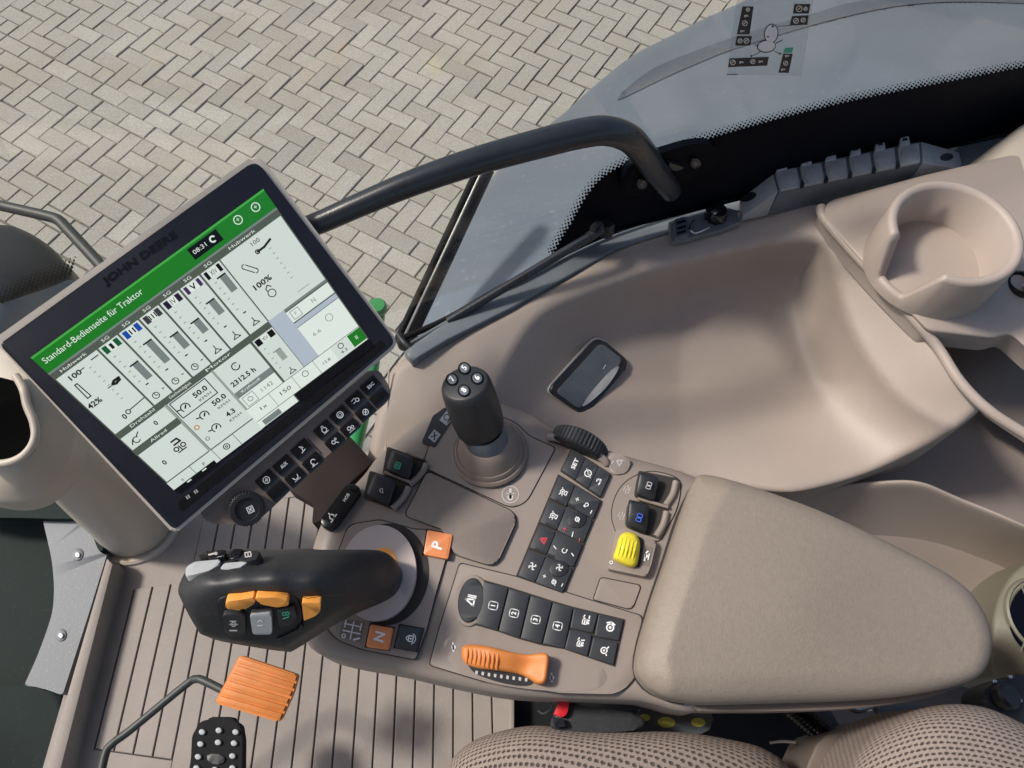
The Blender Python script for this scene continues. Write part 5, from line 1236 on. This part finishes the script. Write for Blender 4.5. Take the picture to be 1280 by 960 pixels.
# ============================================================ ARMREST PAD
ar = thing('armrest_pad', 'wide grained beige armrest pad tapering to a rounded end on the right', 'armrest')
arpx = spline([(868, 600), (885, 594), (920, 602), (975, 620), (1040, 645), (1130, 688), (1198, 727), (1228, 762), (1240, 800), (1232, 835), (1208, 853), (1150, 867), (1080, 874), (1000, 877), (930, 879), (870, 879), (825, 869), (800, 849), (796, 820), (812, 760), (832, 700), (850, 645)], n=5)
pbase = rbf([(868, 600, -.830), (850, 860, -.824), (1000, 750, -.816), (1240, 800, -.838), (1130, 690, -.833), (1000, 880, -.830), (900, 700, -.819)], .01)
pl_edge = np.array([(874, 598), (850, 645), (832, 700), (812, 760), (796, 820), (802, 852)], float)
def pad_z(q):
    q = np.asarray(q, float).reshape(-1, 2)
    a = pl_edge[:-1]; b = pl_edge[1:]; ab = b - a
    t = np.clip(((q[:, None] - a[None]) * ab[None]).sum(2) / (ab ** 2).sum(1), 0, 1)
    d = np.linalg.norm(q[:, None] - (a[None] + t[..., None] * ab[None]), axis=2).min(1)
    return pbase(q) - .015 * np.clip(1 - d / 36, 0, 1) - .012 * np.clip((q[:, 1] - 842) / 40, 0, 1) ** 1.5
sheet('pad_top', arpx, pad_z, 6.5, M['pad'], ar, rpx=17, drop=.014, skirt=.022, sharp=70)
slab('pad_gap', grow(spline([(872, 604), (892, 608), (890, 680), (870, 760), (865, 868), (825, 868), (800, 850), (796, 820), (812, 760), (832, 700), (850, 645)], n=3), 4.5), level(-.8705), 0, .004, M['hub'], ar)
slab('pad_base', spline([(880, 604), (920, 606), (1040, 650), (1195, 732), (1234, 800), (1226, 838), (1200, 858), (1150, 874), (1080, 884), (1000, 888), (930, 889), (860, 886), (840, 860), (850, 800), (850, 700)], n=4), level(-.878), 0, .04, M['boot'], ar, bevel=.010, seg=4)

# ============================================================ PEDALS
pe = thing('orange_pedal', 'ribbed orange pedal pad on a bent grey metal rod above the floor', 'pedal')
pp_ = plane3(P(297, 820, -1.19), P(372, 845, -1.20), P(268, 878, -1.20))
slab('pad_plate', roundpoly([(299, 819), (373, 844), (366, 868), (350, 903), (268, 879)], [5, 5, 8, 5, 5]), pp_, 0, .014, M['orange'], pe, bevel=.003)
for k in range(6):
    f0 = .03 + k * .16; f1 = f0 + .105
    A_ = lambda f: (299 + (268 - 299) * f + 2.5 * 1, 819 + (879 - 819) * f + 1.5)
    B_ = lambda f: (373 + (350 - 373) * f ** 1.2 - 2, 844 + (903 - 844) * f - .8)
    slab('pad_rib', [A_(f0), B_(f0), B_(f1), A_(f1)], pp_, .003, .004, M['orange'], pe, bevel=.001)
tube('pedal_rod', [P(120, 1000, -1.25), P(131, 945, -1.25), P(140, 930, -1.25), P(165, 911, -1.25), P(232, 856, -1.24), P(245, 849, -1.235), P(255, 851, -1.23), P(285, 866, -1.225)], .0062, M['armgrey'], pe, seg=14, smooth_n=5)
bpd = thing('brake_pedal', 'black rubber pedal pad with pale round studs at the bottom left', 'pedal')
plb = level(-1.26)
slab('pedal_pad', roundpoly([(250, 902), (262, 899), (264, 896), (290, 896), (293, 902), (300, 906), (303, 925), (302, 1000), (236, 1000), (240, 920)], 4), plb, 0, .02, M['rubber'], bpd, bevel=.004)
for (x, y) in ((252, 915), (273, 913), (294, 915), (250, 930), (272, 928), (292, 929), (247, 946), (290, 945), (245, 960), (290, 960), (268, 962)):
    slab('stud', ellipse(x, y, 3.9, 3.7, 0, 14), plb, .005, .006, M['grey'], bpd, bevel=.0012)
slab('pad_ridge', roundpoly([(257, 946), (262, 942), (277, 943), (282, 950), (275, 956), (262, 954)], 3), plb, .003, .003, M['black'], bpd, bevel=.001)

# ============================================================ SEAT AND THINGS BESIDE IT
st_ = thing('driver_seat', 'taupe knitted cloth seat cushion and lighter backrest bolster at the bottom edge', 'seat')
sheet('cushion', spline([(560, 962), (568, 945), (590, 927), (625, 914), (670, 907), (730, 912), (800, 914), (860, 916), (920, 926), (955, 936), (985, 958), (1000, 1000), (1000, 1120), (560, 1120), (548, 1000)], n=5),
      rbf([(560, 960, -.96), (640, 940, -.93), (780, 950, -.92), (920, 960, -.935), (990, 1000, -.96), (780, 1100, -.93), (600, 1100, -.94)], .01), 8, M['cloth'], st_, rpx=34, drop=.045, skirt=.10, sharp=80)
sheet('bolster', spline([(1052, 985), (1064, 945), (1085, 920), (1110, 903), (1150, 886), (1190, 880), (1225, 883), (1255, 893), (1300, 915), (1400, 960), (1400, 1120), (1052, 1120)], n=5),
      rbf([(1070, 960, -.88), (1150, 910, -.85), (1250, 920, -.84), (1400, 1000, -.84), (1200, 1050, -.80), (1080, 1100, -.85)], .01), 8, M['cloth'], st_, rpx=34, drop=.04, skirt=.12, sharp=80)
bk = thing('belt_buckle', 'black seat belt buckle with a red release button beside the cushion', 'buckle')
slab('buckle_body', spline([(690, 905), (694, 892), (712, 878), (730, 882), (770, 888), (796, 893), (806, 902), (800, 911), (770, 915), (720, 915), (694, 912)], n=3), level(-.945), 0, .04, M['black_soft'], bk, bevel=.008, seg=3)
slab('release_button', roundpoly([(698, 878), (712, 876), (709, 892), (703, 897), (692, 893)], 2), level(-.938), .002, .012, M['red'], bk, bevel=.002)
slab('buckle_slot', roundpoly([(690, 896), (704, 898), (708, 908), (694, 910)], 2), level(-.935), 0, .006, M['gloss'], bk, bevel=.001)
hs_ = thing('corrugated_hose', 'black corrugated hose between armrest and backrest bolster', 'hose')
a, b = P(986, 880, -1.06), P(1038, 924, -1.08)
dd = (b - a).normalized(); LL = (b - a).length; prof = [(0, 0)]
for k in range(26): prof += [(.0125 if k % 2 else .0155, LL * k / 25)]
prof += [(0, LL)]
lathe('hose', a, dd, prof, M['gloss'], hs_, seg=24, sharp=20)
cd = thing('dotted_cloth', 'grey cloth scrap with yellow dots under the armrest', 'cloth')
pcd = level(-1.02)
slab('cloth_sheet', spline([(800, 886), (830, 884), (886, 885), (887, 912), (860, 918), (800, 912)], n=2), pcd, 0, .004, M['slate'], cd)
for (x, y, r_) in ((806, 897, 7), (833, 903, 11), (873, 903, 9)):
    slab('yellow_dot', ellipse(x, y, r_, r_ * .62, 5, 18), pcd, .001, .001, mat('dull_yellow_print', (.60, .60, .12), .7, var=.2, vscale=60), cd)
mt = thing('seat_bracket', 'dark metal bracket pieces and lever under the armrest end', 'bracket')
slab('bracket_plate', roundpoly([(1095, 884), (1150, 880), (1158, 886), (1110, 892), (1098, 892)], 2), level(-1.05), 0, .01, M['worn'], mt, bevel=.002)
slab('bracket_plate', [(1005, 882), (1035, 882), (1052, 910), (1040, 914)], level(-1.10), 0, .005, M['slate'], mt, bevel=.001)
tube('bracket_rod', [P(1060, 882, -1.06), P(1072, 888, -1.06), P(1090, 884, -1.06)], .004, M['steel'], mt, seg=10)
tube('bracket_rod', [P(962, 929, -1.05), P(978, 927, -1.05), P(994, 928, -1.05)], .002, M['steel'], mt, seg=8)
col(sheet('seat_side_cover', spline([(1020, 930), (1060, 912), (1105, 898), (1120, 905), (1090, 960), (1070, 1010), (1000, 1010)], n=3), const(-1.00), 8, M['beige_dark'], None, rpx=4, drop=.005, skirt=.1), 'brown plastic cover between seat cushion and backrest bolster', 'seat cover')
wl_ = thing('wire_clip', 'small loose wires hanging beside the red buckle', 'wires')
tube('wire', [P(672, 880, -1.0), P(682, 876, -1.0), P(690, 884, -1.0), P(680, 892, -1.0), P(672, 888, -1.0)], .0012, M['worn'], wl_, seg=6)

# ---- right edge: speaker cover, black fitting
spk = thing('speaker_cover', 'beige side cover with a round lattice speaker grille at the right edge', 'speaker')
sheet('cover_shell', spline([(1236, 815), (1240, 770), (1252, 735), (1275, 708), (1320, 690), (1420, 700), (1420, 860), (1260, 848), (1240, 842)], n=4), rbf([(1236, 815, -1.06), (1252, 735, -1.05), (1320, 690, -1.03), (1420, 700, -1.02), (1420, 860, -1.05), (1240, 845, -1.08), (1290, 780, -1.03)], .001), 8, M['olive'], spk, rpx=6, drop=.008, skirt=.12)
gpl = level(-1.018)
slab('grille_hole', ellipse(1306, 772, 44, 48, 0, 40), gpl, .004, .002, M['frit'], spk)
bm_ = []
lathe('grille_ring', gpl.p(1306, 772, 0), (0, 0, 1), [(.0535, .000), (.0525, .006), (.0500, .008), (.0480, .006), (.0478, .001)], M['olive'], spk, seg=48)
Lg = []
for k in range(-4, 5):
    for sgn in (1, -1):
        cx = 1306 + k * 12
        dx = 30; Lg.append(g_line([(cx - dx * sgn * .6, 772 - 42), (cx + dx * sgn * .6, 772 + 42)], 2.6))
g = gjoin(*Lg); keep = [f for f in g[1] if all((g[0][i][0] - 1306) ** 2 / 50 ** 2 + (g[0][i][1] - 772) ** 2 / 52 ** 2 < 1.35 for i in f)]
printed('grille_lattice', (g[0], keep), lambda x, y: (x, y), gpl, .0065, M['olive'], spk)
fi_ = thing('black_fitting', 'black bolted fitting below the speaker cover at the right edge', 'fitting')
slab('fitting_body', spline([(1228, 870), (1236, 858), (1262, 848), (1300, 840), (1400, 840), (1400, 920), (1280, 905), (1250, 893), (1232, 884)], n=4), level(-1.02), 0, .05, M['black'], fi_, bevel=.006)
lathe('fitting_collar', P(1253, 872, -1.02), (.2, .1, 1), [(.016, 0), (.016, .012), (.012, .016), (0, .016)], M['black'], fi_, seg=28)
for (x, y) in ((1244, 852), (1264, 846), (1276, 876)):
    slab('fitting_bolt', ellipse(x, y, 2.6, 2.6, 0, 12), level(-1.02), .004, .004, M['steel'], fi_, bevel=.0008)
col(slab('rear_side_panel', [(1200, 690), (1420, 690), (1420, 1000), (1040, 1000), (1040, 700)], level(-1.3), 0, .02, M['beige_dark']), 'dark beige lower panel behind the armrest end', 'panel')

# ============================================================ UNSEEN ROOF OVERHEAD, ADDED AND CUT SHORT TO SHAPE THE LIGHT
def beam(name, x0, y0, z0, x1, y1, z1, m):
    o = plainbox(name, (x0 + x1) / 2, (y0 + y1) / 2, H + z1, x1 - x0, y1 - y0, z1 - z0, (0, 0, 0), m, bev=.02)
    return o

rfm = M['beige_dark']
col(plainbox('unseen_shade_roof', .1, -.70, H + .47, 2.5, 1.6, .12, (0, 0, 0), M['beige'], bev=.03), 'unseen beige roof piece overhead, added to shape the light', 'roof')
